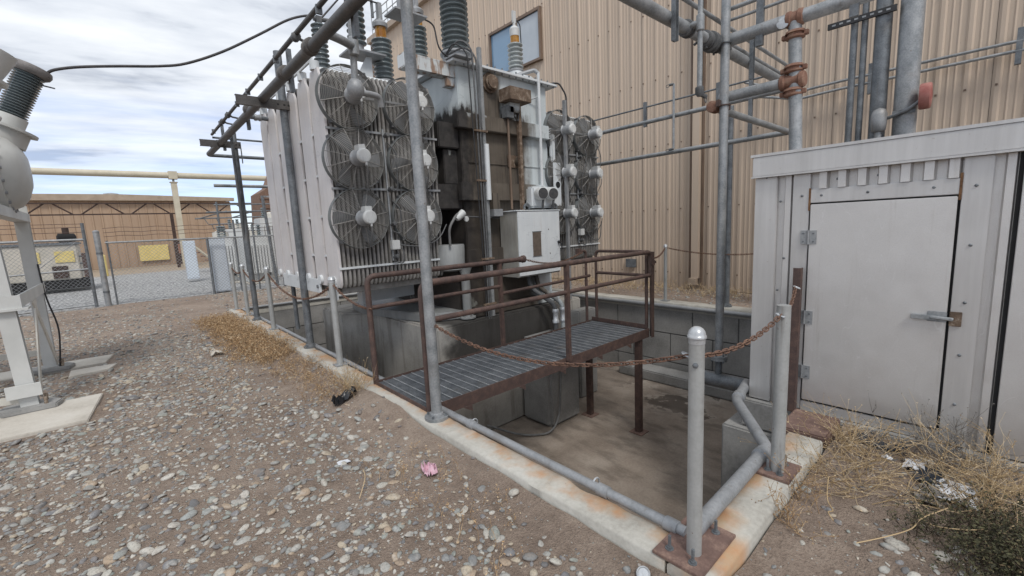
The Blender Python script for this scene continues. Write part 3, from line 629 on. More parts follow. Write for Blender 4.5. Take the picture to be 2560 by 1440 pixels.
# ------------------------------------------------------------------ chain posts
def chain_post(label, x, y, h, r, plate=None, cap=True, mat='post_paint', z=ZT):
    t = thing('chain_post', label, 'post', (x, y, z), 'chain posts round the pit')
    z0 = z
    if plate:
        px0, px1, py0, py1 = plate
        pl = B((px0, py0, z+.001), (px1, py1, z+.016)).build('base_plate', 'rustplate', t, bevel=.002); z0 = z+.016
        for bx, by in ((px0+.05, py0+.06), (px0+.06, py1-.05), (px1-.05, py0+.07), (px1-.04, py1-.05)):
            m = MB(); m.lathe((bx, by, z0), (0, 0, 1), [(0, .019), (.004, .019), (.004, .012), (.012, .012)], 8); m.cyl((bx, by, z0+.01), (bx+random.uniform(-.004, .004), by, z0+.062), .0075, n=6); m.build('anchor_bolt', 'galv_dark', pl)
    else:
        B((x-.065, y-.065, z+.001), (x+.065, y+.065, z+.012)).build('base_plate', 'galv', t, bevel=.002); z0 = z+.012
    MB().cyl((x, y, z0), (x, y, z+h), r, n=20).build('pole', mat, t, 60)
    if cap: MB().lathe((x, y, z+h-.03), (0, 0, 1), [(0, r*1.05), (.022, r*1.06), (.023, r*1.2), (.031, r*1.22), (.033, r*1.13), (.043, r*1.09), (.053, r*.96), (.062, r*.72), (.068, r*.4), (.070, .002)], 20).build('domed_cap', 'zinc', t, 60)
    return t
cp = chain_post('grey chain post with domed cap on rusty corner plate', 1.695, .785, .985, .031, (1.58, 1.93, .70, .92))
MB().lathe((1.695-.030, .775, .95), (-1, -.2, 0), [(0, .012), (.006, .012), (.01, .005)], 6).build('bolt_head', 'galv_dark', cp)
chain_post('flat topped chain post on rusty plate beside the metal shed', 2.62, .74, .97, .034, (2.53, 2.76, .655, .83), False)
chain_post('capped chain post on the front coping nearest the walkway', 1.70, 4.86, .97, .035)
chain_post('capped chain post standing in the dry weeds by the coping', 1.705, 7.68, .97, .035)
chain_post('capped chain post in the pair near the pit end corner', 1.705, 9.5, .95, .034)
chain_post('capped chain post at the pit corner towards the fence', 1.71, 10.6, .95, .034)
chain_post('slim capped chain post below the tan building wall', 7.2, 3.92, .98, .03)
chain_post('short chain post on the fence end coping behind the radiator', 3.62, 10.6, .9, .034)
# ------------------------------------------------------------------ chains
def link_mesh():
    m = MB(); L, W, r = .019, .0095, .0038; pts = []
    for k in range(6): a = -math.pi/2+math.pi*k/5; pts.append((L-W*.2+W*math.cos(a), W*math.sin(a), 0))
    for k in range(6): a = math.pi/2+math.pi*k/5; pts.append((-L+W*.2+W*math.cos(a), W*math.sin(a), 0))
    m.tube(pts, r, 5, True)
    me = bpy.data.meshes.new('link'); me.from_pydata([tuple(v) for v in m.v], [], m.f); me.shade_smooth(); me.materials.append(M['chain']); return me
LINK = link_mesh()
def chain(label, p0, p1, sag, pitch=.036, scale=1.0):
    p0 = Vector(p0); p1 = Vector(p1); t = thing('rusty_chain', label, 'chain', p0, 'safety chains round the pit')
    N = 200; P = [p0.lerp(p1, k/N)-Vector((0, 0, sag*4*(k/N)*(1-k/N))) for k in range(N+1)]
    d = [0]
    for a, b in zip(P, P[1:]): d.append(d[-1]+(b-a).length)
    n = max(2, int(d[-1]/(pitch*scale))); j = 0
    for k in range(n):
        s = (k+.5)*d[-1]/n
        while d[j+1] < s: j += 1
        q = P[j].lerp(P[j+1], (s-d[j])/(d[j+1]-d[j])); tg = (P[j+1]-P[j]).normalized()
        o = bpy.data.objects.new('link', LINK); COL.objects.link(o); o.parent = t
        o.location = q-p0; rot = tg.to_track_quat('X', 'Z').to_matrix() @ Matrix.Rotation(R(45+90*(k % 2)+random.uniform(-12, 12)), 3, 'X')
        o.rotation_euler = rot.to_euler(); o.scale = (scale,)*3
    return t
chain('long sagging chain from the brown walkway rail to the corner post', (1.71, 2.95, .855), (1.695, .82, .975), .165)
chain('short chain between the corner post and the shed side post', (1.725, .785, .975), (2.59, .745, 1.0), .05)
chain('short chain from the shed side post to the brown steel angle', (2.66, .76, 1.02), (3.63, .955, 1.0), .07)
chain('chain from the walkway rail to the nearest coping post', (1.70, 3.90, .83), (1.70, 4.83, 1.0), .06)
chain('chain hanging between the two capped coping posts by the radiator', (1.70, 4.90, .98), (1.705, 7.64, .98), .26, scale=1.15)
chain('chain sagging between weed side post and pit end pair', (1.705, 7.72, .98), (1.705, 9.46, .96), .17, scale=1.15)
chain('chain linking the last two posts at the pit corner', (1.705, 9.54, .95), (1.71, 10.56, .95), .08, scale=1.2)
chain('thin chain closing the gap in the walkway rail', (3.78, 3.93, 1.115), (4.88, 3.93, 1.125), .09)
chain('chain from the walkway end rail to the slim post', (5.09, 3.05, 1.09), (7.18, 3.92, 1.03), .10, scale=1.1)
chain('chain from the slim post towards the shed', (7.2, 3.88, 1.03), (7.2, 1.9, 1.03), .10, scale=1.1)
t = thing('steel_angle', 'dark brown steel angle standing against the shed jamb', 'steel angle', (3.72, .96, .02))
m = MB(); m.box((3.70, .945, .02), (3.706, .995, 1.135)); m.box((3.7062, .945, .02), (3.75, .951, 1.135)); m.build('angle', 'rail', t)
# clips at chain ends
for q, l in (((1.70, .828, .975), 'white snap hook joining chain to the corner post'), ((3.64, .95, 1.0), 'white snap hook on the brown steel angle'), ((2.585, .745, 1.0), 'zinc eye bolt on the shed side post')):
    m = MB(); q = Vector(q); m.tube([q+Vector((.009*math.cos(a), .02*math.sin(a), .008*math.sin(a))) for a in np.linspace(0, 6.28, 13)[:-1]], .005, 6, True); tag(m.build('snap_hook', 'zinc'), l, 'hook')
# ------------------------------------------------------------------ walkway
WX0, WX1, WYa, WYb, WZ = 1.70, 5.08, 3.0, 3.93, .105
wk = thing('steel_walkway', 'grated steel walkway with rusty brown handrails crossing the pit', 'walkway', (3.4, 3.46, ZF))
bars = MB(); y = WYa+.03
while y < WYb-.02: bars.box((WX0+.01, y-.0025, WZ-.03), (WX1-.01, y+.0025, WZ)); y += .03
g = bars.build('grating', 'grate', wk); g['kind'] = 'stuff'
rods = MB(); x = WX0+.06
while x < WX1-.03: rods.tube([(x+(.002 if k % 2 else -.002), WYa+.02+k*.0148, WZ+.0005+(.004 if k % 2 else 0)) for k in range(61)], .0042, 4); x += .1016
r_ = rods.build('cross_rods', 'galv', g); r_['kind'] = 'stuff'
for yy in (WYa-.006, WYb+.0): B((WX0, yy, WZ-.105), (WX1, yy+.008, WZ+.012)).build('stringer', 'rail', wk)
for xx in (WX0-.008, WX1): B((xx, WYa+.003, WZ-.105), (xx+.008, WYb-.002, WZ+.008)).build('end_channel', 'rail', wk)
B((WX1-.02, WYa+.01, WZ+.009), (WX1-.012, WYb-.01, WZ+.06)).build('toe_plate', 'rail', wk)
for xx in (2.05, 2.7, 3.3, 3.95, 4.55):
    B((xx, WYa+.004, WZ-.1), (xx+.05, WYb-.004, WZ-.04)).build('cross_beam', 'rail', wk)
    MB().prism([(xx, WYa-.008, WZ-.105), (xx+.09, WYa-.008, WZ-.105), (xx+.09, WYa-.008, WZ-.16)], (0, -.008, 0)).build('tab', 'rail', wk)
for yy in (3.06, 3.88):
    l = B((4.885, yy-.04, ZF+.012), (4.965, yy+.04, WZ-.107)).build('leg', 'rail', wk, bevel=.006)
    B((4.83, yy-.095, ZF+.001), (5.02, yy+.095, ZF+.011)).build('foot_plate', 'rustplate', l)
RT, RM_, rr_ = 1.13, .83, .024
def tube(pts, r=rr_, rad=.09, name='rail', mat='rail'): return MB().tube(bend(pts, rad), r, 12).build(name, mat, wk, 60)
tube([(WX0+.01, WYa-.03, .05), (WX0+.01, WYa-.03, RT), (WX1-.01, WYa-.03, RT), (WX1-.01, WYa-.03, .8)], .028, .08, 'handrail')
tube([(WX0+.01, WYa-.03, RM_), (WX1, WYa-.03, RM_)], .024, name='mid_rail')
B((3.40, WYa-.055, WZ-.02), (3.45, WYa-.01, RT-.01)).build('rail_post', 'rail', wk, bevel=.004)
m = MB(); m.box((WX1-.03, WYa-.06, WZ-.10), (WX1+.035, WYa-.052, RT+.0)); m.box((WX1+.027, WYa-.0518, WZ-.10), (WX1+.035, WYa+.0, RT)); m.build('corner_angle', 'rail', wk)
tube([(WX0+.01, WYb+.03, .05), (WX0+.01, WYb+.03, RT), (3.74, WYb+.03, RT-.005)], .027, .08, 'handrail')
MB().lathe((3.68, WYb+.03, RT-.005), (1, 0, 0), [(0, .03), (.01, .036), (.05, .036), (.055, .046), (.09, .046)], 12).build('rail_end_collar', 'rail', wk)
tube([(WX0+.01, WYb+.03, RM_), (3.36, WYb+.03, RM_)], .021, name='mid_rail')
B((3.335, WYb+.012, WZ-.05), (3.385, WYb+.052, RT-.02)).build('rail_post', 'rail', wk, bevel=.004)
tube([(3.38, WYb+.03, RM_-.09), (WX1, WYb+.03, RM_-.06)], .021, name='mid_rail')
tube([(4.86, WYb+.03, RT+.01), (5.0, WYb+.03, RT+.01), (5.0, WYb+.03, .05)], .021, .06, 'handrail')
B((4.80, WYb+.0, RT-.03), (4.87, WYb+.06, RT+.05)).build('rail_end_collar', 'rail', wk, bevel=.005)
tube([(WX1+.01, WYb-.08, .08), (WX1+.01, WYb-.08, RT), (WX1+.01, WYa+.04, RT), (WX1+.01, WYa+.04, .08)], .021, .06, 'end_rail')
tube([(WX1+.01, WYb-.08, RM_-.01), (WX1+.01, WYa+.04, RM_-.01)], .021, name='end_mid_rail')
m = MB(); m.box((WX1-.045, WYa-.075, .98), (WX1+.06, WYa-.062, 1.01)); m.box((WX1-.02, WYa-.09, .96), (WX1+.0, WYa-.063, 1.03)); m.build('clamp', 'rail', wk)
tag(MB().tube(bend([(4.42, 3.95, .0), (4.35, 3.93, -.55), (4.25, 3.88, -1.1), (4.05, 3.86, -1.27), (3.75, 4.1, -1.28), (3.45, 4.5, -1.15)], .25, 8), .014, 8).build('loose_cable', 'cablegrey'), 'loose grey cable drooping from the walkway to the pit floor', 'cable')
# ------------------------------------------------------------------ support posts
def support_post(label, x, y, z0, h, r, mat='galv', flange=.085, group='galvanised posts holding the sprinkler pipes'):
    t = thing('support_post', label, 'post', (x, y, z0), group)
    MB().lathe((x, y, z0+.001), (0, 0, 1), [(0, flange), (.022, flange), (.022, r*1.35), (.045, r*1.25), (.05, r*1.02)], 24).build('flange', mat, t)
    for k in range(4):
        a = k*math.pi/2+.6; MB().cyl((x+flange*.78*math.cos(a), y+flange*.78*math.sin(a), z0+.023), (x+flange*.78*math.cos(a), y+flange*.78*math.sin(a), z0+.04), .009, n=6).build('bolt', 'galv_dark', t)
    MB().cyl((x, y, z0+.04), (x, y, h), r, n=20).build('pole', mat, t, 60); return t
support_post('tall galvanised post at the walkway step', 1.69, 2.84, ZT, 3.9, .041, 'galv', .095)
support_post('dull galvanised post in front of the radiator side plates', 1.735, 5.98, ZT, 3.75, .045, 'galv_dark')
support_post('dull galvanised post near the pit end corner', 1.715, 8.84, ZT, 3.42, .045, 'galv_dark')
support_post('galvanised post on the far coping behind the riser', 7.24, 2.87, ZT, 3.2, .042, 'galv_dark', .08)
# ------------------------------------------------------------------ sprinkler piping
sp_ = thing('sprinkler_pipe_ring', 'galvanised deluge pipe ring with hanging nozzles round the transformer', 'pipework', (4.2, 5.9, 2.6))
def P(pts, r, mat='galv', name='pipe', rad=.05): return MB().tube(bend(pts, rad), r, 12).build(name, mat, sp_, 60)
def coup(c, ax, r, mat='cast', L=.09):
    c = Vector(c); ax = Vector(ax).normalized(); return MB().lathe(c-ax*L/2, ax, [(0, r*1.02), (.005, r*1.35), (L*.3, r*1.42), (L*.36, r*1.2), (L*.64, r*1.2), (L*.7, r*1.42), (L-.005, r*1.35), (L, r*1.02)], 16).build('coupling', mat, sp_)
P([(1.5, 1.98, 3.20), (1.5, 9.9, 3.12)], .05, 'pipe_backlit', 'main_pipe')
P([(1.5, 9.9, 3.10), (6.85, 9.9, 3.10)], .032, 'galv_dark')
P([(1.5, 1.98, 3.20), (6.85, 1.98, 3.20)], .052, 'galv', 'main_pipe')
P([(6.85, 1.9, 3.17), (6.85, 9.9, 3.12)], .036)
P([(6.85, 1.95, 2.61), (6.85, 9.9, 2.58)], .036)
P([(4.66, 2.0, 2.62), (6.85, 1.98, 2.62)], .036)
P([(1.5, 9.9, 2.55), (6.85, 9.9, 2.55)], .03)
P([(1.5, 2.2, 3.43), (1.5, 9.4, 3.38)], .022, 'pipe_backlit', 'detector_pipe'); P([(1.5, 9.4, 3.33), (6, 9.4, 3.33)], .018, 'galv_dark', 'detector_pipe')
P([(1.5, 2.0, 3.45), (4.3, 2.0, 3.45), (6.85, 2.0, 3.45)], .02, 'galv', 'detector_pipe'); P([(4.75, 2.03, 3.33), (6.85, 2.03, 3.33)], .02, 'galv', 'detector_pipe')
P([(6.85, 2.05, 3.40), (6.85, 9.0, 3.40)], .014, 'galv_dark', 'detector_pipe')
P([(4.65, 2.0, 3.22), (4.65, -4, 3.22)], .058, 'galv', 'header_pipe'); P([(4.65, 1.95, 2.70), (4.65, 1.32, 2.70)], .05, 'galv', 'header_pipe')
P([(4.65, 1.95, 3.50), (4.65, -4, 3.50)], .02, 'galv', 'detector_pipe'); P([(4.65, 1.95, 3.40), (4.65, -4, 3.40)], .014, 'galv', 'detector_pipe')
for k in (1.6, .9): B((4.62, k-.03, 3.08), (4.66, k+.03, 3.54)).build('hanger_strut', 'galv_dark', sp_)
def strut(x, y, z0, z1, axis='y'):
    w = .026; m = MB()
    if axis == 'y': m.box((x+.045, y-w, z0), (x+.06, y+w, z1)); m.box((x+.0602, y-w, z0), (x+.085, y-w+.006, z1)); m.box((x+.0602, y+w-.006, z0), (x+.085, y+w, z1))
    else: m.box((x-w, y-.06, z0), (x+w, y-.045, z1)); m.box((x-w, y-.085, z0), (x-w+.006, y-.0602, z1)); m.box((x+w-.006, y-.085, z0), (x+w, y-.0602, z1))
    m.build('hanger_strut', 'galv_dark', sp_)
for yy in (8.82, 7.02, 5.02, 3.4): strut(1.5, yy, 3.02, 3.44)
for xx in (3.66, 5.35): strut(xx, 1.98, 3.0, 3.5, 'x')
for yy in (4.1, 2.9): strut(6.78, yy, 3.08, 3.48)
strut(6.78, 2.45, 2.6, 3.5)
for k in range(11):
    yy = 2.6+k*.66
    B((1.475, yy-.012, 3.36), (1.525, yy+.012, 3.43)).build('pipe_clip', 'galv_dark', sp_)
# support arms from posts
for yy, xa in ((5.94, 1.74), (8.80, 1.72)):
    z = 3.12; m = MB(); m.box((1.22, yy-.026, z-.052), (1.80, yy-.02, z+.052)); m.box((1.22, yy-.0198, z+.046), (1.80, yy+.024, z+.052)); m.box((1.22, yy-.0198, z-.052), (1.80, yy+.024, z-.046)); a = m.build('support_arm', 'pipe_backlit', sp_)
    for sx in (1.66, 1.73, 1.78): B((sx-.012, yy-.0275, z-.01), (sx+.012, yy-.0255, z+.01)).build('slot', 'dark', a)
    MB().tube([(1.5, yy, z+.06+.0), (1.5, yy+.001, z+.02)], .05, 10).build('pipe_saddle', 'cast', sp_)
m = MB()
for k in range(7): m.box((1.79, 8.77, 3.03-k*.028-.01), (1.80, 8.80, 3.03-k*.028+.006))
m.box((1.7895, 8.765, 2.82), (1.7999, 8.775, 3.07)); m.box((1.7895, 8.795, 2.82), (1.7999, 8.805, 3.07)); m.build('perforated_strap', 'galv_dark', sp_)
# nozzle drops
def drop(x, y, ztop, zbot, side, r=.02, ax='x', mat='galv'):
    s = Vector(side)
    st = MB(); a = Vector((x, y, ztop)); b = a+s*.12
    st.tube(bend([a, b, Vector((b.x, b.y, zbot))], .03), r, 10); d = st.build('nozzle_drop', mat, sp_, 60)
    e = Vector((b.x, b.y, zbot)); n_ = MB(); n_.lathe(e+Vector((0, 0, .03)), (0, 0, -1), [(0, r), (.01, r*1.6), (.05, r*1.7), (.075, r*1.1)], 12); n_.tube([e, e+s*.06+Vector((0, 0, -.02))], r*.9, 8); n_.tube([e+s*.06+Vector((.0, 0, -.02))+Vector((s.x*.02*math.cos(q)+.0, s.y*.02*math.cos(q), .028*math.sin(q)-.02)) for q in np.linspace(0, 6.28, 9)[:-1]], .004, 5, True); n_.build('nozzle', 'cast', d)
    return d
coup((4.0, 1.98, 3.20), X_, .052)
P([(3.98, 1.93, 3.20), (3.98, 1.85, 3.20)], .03); P([(3.98, 1.85, 3.9), (3.98, 1.85, 2.64)], .022, 'galv', 'drop_pipe')
MB().lathe((3.98, 1.85, 3.27), (0, 0, -1), [(0, .024), (.01, .034), (.13, .034), (.14, .024)], 12).build('tee', 'galv', sp_)
m = MB(); m.lathe((3.98, 1.85, 2.68), (0, 0, -1), [(0, .023), (.01, .036), (.06, .036), (.085, .02)], 12); m.tube([(3.98, 1.85, 2.62), (4.06, 1.83, 2.60)], .02, 8); m.tube([(4.06+.02*math.cos(q), 1.83, 2.58+.03*math.sin(q)) for q in np.linspace(0, 6.28, 9)[:-1]], .005, 5, True); m.build('nozzle', 'cast', sp_)
P([(6.78, 3.56, 3.62), (6.78, 3.56, 2.64)], .018, 'galv', 'drop_pipe')
for z in (3.62, 2.64):
    m = MB(); m.tube([(6.78, 3.56, z), (6.74, 3.62, z-.01)], .02, 8); m.tube([(6.74, 3.64+.03*math.cos(q), z-.02+.02*math.sin(q)) for q in np.linspace(0, 6.28, 9)[:-1]], .005, 5, True); m.build('nozzle', 'cast', sp_)
# big drop in front of the first fan
P([(1.5, 3.86, 3.20), (1.66, 3.9, 3.19), (1.80, 3.98, 3.19)], .036, 'galv', 'drop_arm'); P([(1.80, 3.98, 3.5), (1.80, 4.02, 2.86)], .03, 'galv', 'drop_pipe')
MB().lathe((1.80, 3.98, 3.27), (0, 0, -1), [(0, .032), (.015, .046), (.15, .046), (.16, .032)], 14).build('tee', 'galv', sp_)
m = MB(); m.lathe((1.80, 4.02, 2.93), (0, 0, -1), [(0, .03), (.03, .06), (.08, .078), (.13, .07), (.17, .04), (.18, .002)], 18); m.build('ball_fitting', 'galv_paint', sp_, 60)
MB().tube(bend([(1.83, 4.02, 2.815), (1.95, 4.05, 2.83), (2.06, 4.08, 2.83), (2.08, 4.1, 2.74)], .04), .027, 10).build('nozzle', 'galv_paint', sp_, 60)
# slim inner drop beside the side plates
P([(1.5, 6.9, 3.17), (1.86, 6.93, 3.17), (1.86, 6.93, .16)], .03, 'galv_dark', 'drop_pipe'); coup((1.86, 6.93, 3.2), (0, 0, 1), .03); coup((1.66, 6.91, 3.17), X_, .032, 'galv')
m = MB(); m.lathe((1.86, 6.93, 2.27), (0, 0, -1), [(0, .031), (.02, .042), (.1, .042), (.12, .031)], 12); m.tube([(1.86, 6.93, 2.22), (1.93, 6.93, 2.2), (1.99, 6.93, 2.17)], .02, 8); m.build('nozzle', 'cast', sp_)
P([(1.62, 8.5, 3.34), (1.70, 8.95, .95)], .024, 'galv_dark', 'drop_pipe')
for yy in (7.9, 4.55, 8.35):
    m = MB(); m.lathe((1.5, yy-.04, 3.39), (0, 1, 0), [(0, .024), (.01, .04), (.07, .04), (.08, .024)], 12); m.tube([(1.5, yy, 3.39), (1.56, yy, 3.37), (1.64, yy, 3.36)], .014, 7); m.tube([(1.66+.022*math.cos(q), yy, 3.355+.012*math.sin(q)) for q in np.linspace(0, 6.28, 9)[:-1]], .006, 5, True); m.build('detector_head', 'cast', sp_)
for yy in (2.6, 4.2, 5.0, 6.6, 9.3): coup((1.5, yy, 3.19), Y_, .05, 'pipe_backlit', .11)
# riser at the near side with its clamps
rs = thing('riser_pipe', 'tall galvanised riser pipe with bolted flange beside the shed', 'pipe', (4.58, 1.885, -.2))
MB().cyl((4.585, 1.885, .10), (4.585, 1.885, 4.6), .041, n=20).build('pole', 'galv', rs, 60); MB().cyl((4.585, 1.885, -.14), (4.585, 1.885, .085), .034, n=16).build('stub', 'galv_dark', rs, 60)
m = MB(); m.lathe((4.585, 1.885, .06), (0, 0, 1), [(0, .085), (.022, .085), (.026, .06), (.04, .045), (.055, .043)], 20); m.build('flange', 'galv', rs)
MB().lathe((4.585, 1.885, .035), (0, 0, 1), [(0, .083), (.022, .083)], 20).build('lower_flange', 'galv', rs)
for k in range(6): a = k*math.pi/3; MB().cyl((4.585+.068*math.cos(a), 1.885+.068*math.sin(a), .01), (4.585+.068*math.cos(a), 1.885+.068*math.sin(a), .10), .009, n=6).build('bolt', 'galv_dark', rs)
MB().tube([(4.585, 2.03, -.19), (4.585, 1.2, -.19)], .078, 16).build('feed_pipe', 'galv_dark', rs, 60)
m = MB(); m.lathe((4.585, 1.885, 3.66), (0, 0, 1), [(0, .044), (.01, .05), (.06, .05), (.07, .044)], 16); m.build('band', 'galv', rs)
for z, mt in ((3.20, 'cast'), (2.63, 'redrust')):
    m = MB(); m.box((4.50, 1.90, z-.03), (4.78, 1.93, z+.03)); m.tube([(4.585+.05*math.cos(q), 1.885-.05*math.sin(q), z-.02) for q in np.linspace(-.3, 3.45, 9)], .007, 5); m.build('strut_clamp', 'rail' if mt == 'redrust' else 'galv_dark', rs)
for k in range(3): coup((4.38+k*.1, 1.98, 3.2), X_, .054+.012*(k == 1), 'cast', .1)
for k in range(8):
    a = random.uniform(0, 6.28); MB().cyl((4.3+k*.05, 1.98+.06*math.cos(a), 3.2+.06*math.sin(a)), (4.3+k*.05, 1.98+.09*math.cos(a), 3.2+.09*math.sin(a)), .012, n=6).build('bolt', 'cast', sp_)
coup((4.60, 1.99, 2.62), X_, .04, 'redrust', .12)
rp = thing('riser_pipe', 'galvanised riser with orange fittings rising from the shed roof', 'pipe', (4.65, 1.32, 1.9))
MB().cyl((4.65, 1.27, 2.0), (4.65, 1.32, 3.2), .052, n=20).build('pole', 'galv', rp, 60)
for z, ax, L in ((2.70, (0, 1, 0), .2), (3.22, (0, 1, 0), .14)):
    MB().lathe((4.65, 1.32-L/2, z), ax, [(0, .056), (.01, .068), (.04, .071), (.05, .06), (L-.05, .06), (L-.04, .071), (L-.01, .068), (L, .056)], 16).build('fitting', 'redrust', rp)
for z in (2.80, 2.60, 3.08): MB().lathe((4.65, 1.315, z-.035), (0, 0, 1), [(0, .056), (.01, .076), (.025, .078), (.03, .062), (.045, .062), (.05, .078), (.07, .07), (.075, .056)], 16).build('grooved_clamp', 'redrust', rp)
for z in (2.80, 2.60, 3.08):
    for s in (-1, 1): B((4.65-.02, 1.315+s*.085-.018, z-.02), (4.65+.02, 1.315+s*.085+.018, z+.02)).build('clamp_ear', 'redrust', rp, bevel=.005)
MB().lathe((4.61, 1.40, 3.2), (-1, 0, 0), [(0, .05), (.015, .05), (.02, .02)], 14).build('cap', 'zinc', rp)
# posts beyond the shed
for lab, yy, r in (('fat galvanised column pipe beyond the shed roof', .894, .118), ('medium galvanised pipe beside the fat column', 1.165, .088), ('slim galvanised pipe left of the strut', 1.465, .04), ('slim dark pipe next to the medium pipe', 1.355, .036)):
    t = thing('standpipe', lab, 'pipe', (7.62, yy, 0), 'standpipes beyond the shed'); MB().cyl((7.62, yy, -.05), (7.62, yy, 6.5), r, n=24).build('pole', 'galv' if r > .1 else 'galv_dark', t, 60)
    MB().lathe((7.62, yy, -.02), (0, 0, 1), [(0, r+.06), (.03, r+.06), (.03, r+.01)], 20).build('flange', 'galv_dark', t)
t = thing('mounting_strut', 'perforated black strut crossing the slim pipes', 'strut', (7.5, 1.4, 3.95)); m = MB(); m.box((7.50, 1.03, 3.96), (7.508, 1.74, 4.03)); m.box((7.508, 1.03, 4.022), (7.54, 1.74, 4.03)); m.box((7.508, 1.03, 3.96), (7.54, 1.74, 3.968)); m.build('channel', 'black_rubber', t)
for k in range(8): B((7.497, 1.09+k*.08, 3.985), (7.4995, 1.13+k*.08, 4.005)).build('slot', 'galv', t)
t = thing('alarm_bell', 'round red alarm bell strapped to the fat column', 'alarm bell', (7.4, .7, 2.7))
MB().lathe((7.46, .76, 2.86), (.06, -1, 0), [(0, .02), (.005, .14), (.02, .15), (.10, .15), (.115, .135), (.12, .09), (.125, .01)], 28).build('gong', 'red', t, 40)
m = MB(); m.tube(bend([(7.60, 1.15, 2.68), (7.48, 1.02, 2.68), (7.46, .84, 2.74), (7.46, .74, 2.82)], .08), .022, 8); m.box((7.48, .78, 2.70), (7.50, 1.0, 2.75)); m.build('bracket', 'galv_dark', t)
t = thing('junction_body', 'grey cast conduit body on the medium pipe', 'conduit body', (7.5, 1.17, 2.4)); MB().lathe((7.50, 1.13, 2.52), (0, 0, 1), [(0, .04), (.02, .075), (.12, .085), (.22, .085), (.28, .06), (.3, .01)], 16).build('body', 'galv_paint', t, 60); MB().cyl((7.50, 1.13, 1.9), (7.50, 1.13, 2.53), .036, n=12).build('conduit', 'galv', t)
# ------------------------------------------------------------------ transformer
tr = thing('power_transformer', 'large oil stained white transformer with two fan cooled radiator banks', 'transformer', (4.2, 6, .32))
def T(m, name, mat, smooth=35, bevel=0, parent=None): return m.build(name, mat, parent or tr, smooth, bevel)
tank = T(B((3.52, 4.80, .36), (5.18, 7.1, 3.62)), 'tank', 'tank', bevel=.012)
T(B((3.40, 4.70, 3.622), (5.34, 7.2, 3.655)), 'tank_cover', 'white', bevel=.004)
for x in np.arange(3.46, 5.3, .13): T(MB().cyl((x, 4.73, 3.6), (x, 4.73, 3.69), .011, n=6), 'cover_bolt', 'galv_dark', parent=tank)
for z0, z1, x0, x1, yf in ((2.82, 3.02, 3.42, 5.12, 4.70), (1.90, 2.14, 3.42, 5.0, 4.70), (1.01, 1.25, 3.46, 4.9, 4.72)):
    T(B((x0, yf, z0), (x1, 4.798, z1)), 'stiffener_band', 'tank', bevel=.01)
for k in range(5): T(MB().prism([(5.125, 4.70, 2.83+k*.035), (5.2, 4.74, 2.86+k*.035), (5.125, 4.78, 2.83+k*.035)], (0, 0, .012)), 'band_rib', 'white')
T(B((3.62, 4.785, 2.405), (5.1, 4.7985, 2.418)), 'weld_seam', 'tank')
for z0, z1, xo in ((2.58, 2.90, 3.20), (1.80, 2.12, 3.12)): T(B((xo, 4.84, z0), (3.518, 6.6, z1)), 'side_brace', 'tank', bevel=.012)
T(B((3.30, 4.9, 2.125), (3.515, 6.4, 2.57)), 'side_web', 'tank', bevel=.01); T(B((3.36, 4.83, .36), (3.516, 6.6, 1.02)), 'side_skirt', 'tank', bevel=.01)
T(MB().prism([(2.62, 6.3, .33), (2.9, 4.95, .33), (3.5, 4.72, .33), (3.5, 6.9, .33), (2.7, 6.9, .33)], (0, 0, .11)), 'base_plate', 'drum', bevel=.01)
T(B((2.55, 6.05, .55), (3.5, 6.2, .72)), 'base_beam', 'white', bevel=.006); T(B((2.52, 6.03, .52), (2.60, 6.22, .80)), 'beam_end', 'white', bevel=.006)
T(B((3.5, 4.66, .33), (5.2, 4.799, .46)), 'skid', 'tank', bevel=.01)
m = MB(); m.lathe((3.27, 4.86, .98), (0, 0, 1), [(0, .1), (.03, .19), (.34, .2), (.355, .19), (.36, .01)], 24); T(m, 'oil_drum', 'drum', 50)
T(MB().lathe((3.40, 4.72, .34), (0, 0, 1), [(0, .11), (.02, .11), (.02, .06), (.6, .06), (.7, .1)], 18), 'drain_leg', 'drum', 50)
# fittings on the tank front
T(MB().lathe((4.05, 4.80, 3.48), (0, -1, 0), [(0, .13), (.03, .13), (.03, .10), (.07, .10), (.075, .085), (.10, .085), (.104, .02)], 24), 'oil_level_cap', 'rustbox', 40)
T(B((4.16, 4.50, 3.23), (4.56, 4.74, 3.40)), 'rusted_terminal_box', 'rustbox', bevel=.006); T(B((4.26, 4.62, 3.10), (4.44, 4.76, 3.228)), 'box_neck', 'tank')
T(B((4.19, 4.62, 3.02), (4.33, 4.73, 3.18)), 'switch_box', 'galv_dark', bevel=.006); T(MB().tube([(4.26, 4.68, 3.03), (4.26, 4.68, 1.78)], .017, 8), 'conduit', 'trim_dark')
T(MB().tube(bend([(4.33, 4.66, 3.1), (4.42, 4.64, 2.98), (4.44, 4.64, 3.2)], .05), .012, 6), 'flex_lead', 'black_rubber')
m = MB(); m.box((4.43, 4.64, 1.74), (4.48, 4.646, 3.22)); m.box((4.43, 4.6462, 1.74), (4.436, 4.69, 3.22)); T(m, 'angle_iron', 'rustbox')
T(B((4.32, 4.782, 2.38), (4.60, 4.7985, 2.55)), 'name_plate', 'rustbox'); T(MB().lathe((4.5, 4.79, 2.46), (0, -1, 0), [(0, .06), (.09, .065), (.1, .03)], 14), 'valve_boss', 'tank')
T(MB().tube([(4.92, 4.70, 2.12), (4.92, 4.70, 3.76)], .023, 10), 'breather_pipe', 'white'); T(MB().tube(bend([(4.92, 4.70, 3.74), (4.90, 4.75, 3.80), (4.6, 4.98, 3.70)], .04), .028, 10), 'breather_elbow', 'galv_paint')
T(MB().tube([(4.92, 4.70, 3.42), (4.75, 4.79, 3.35)], .01, 6), 'pipe_stay', 'galv')
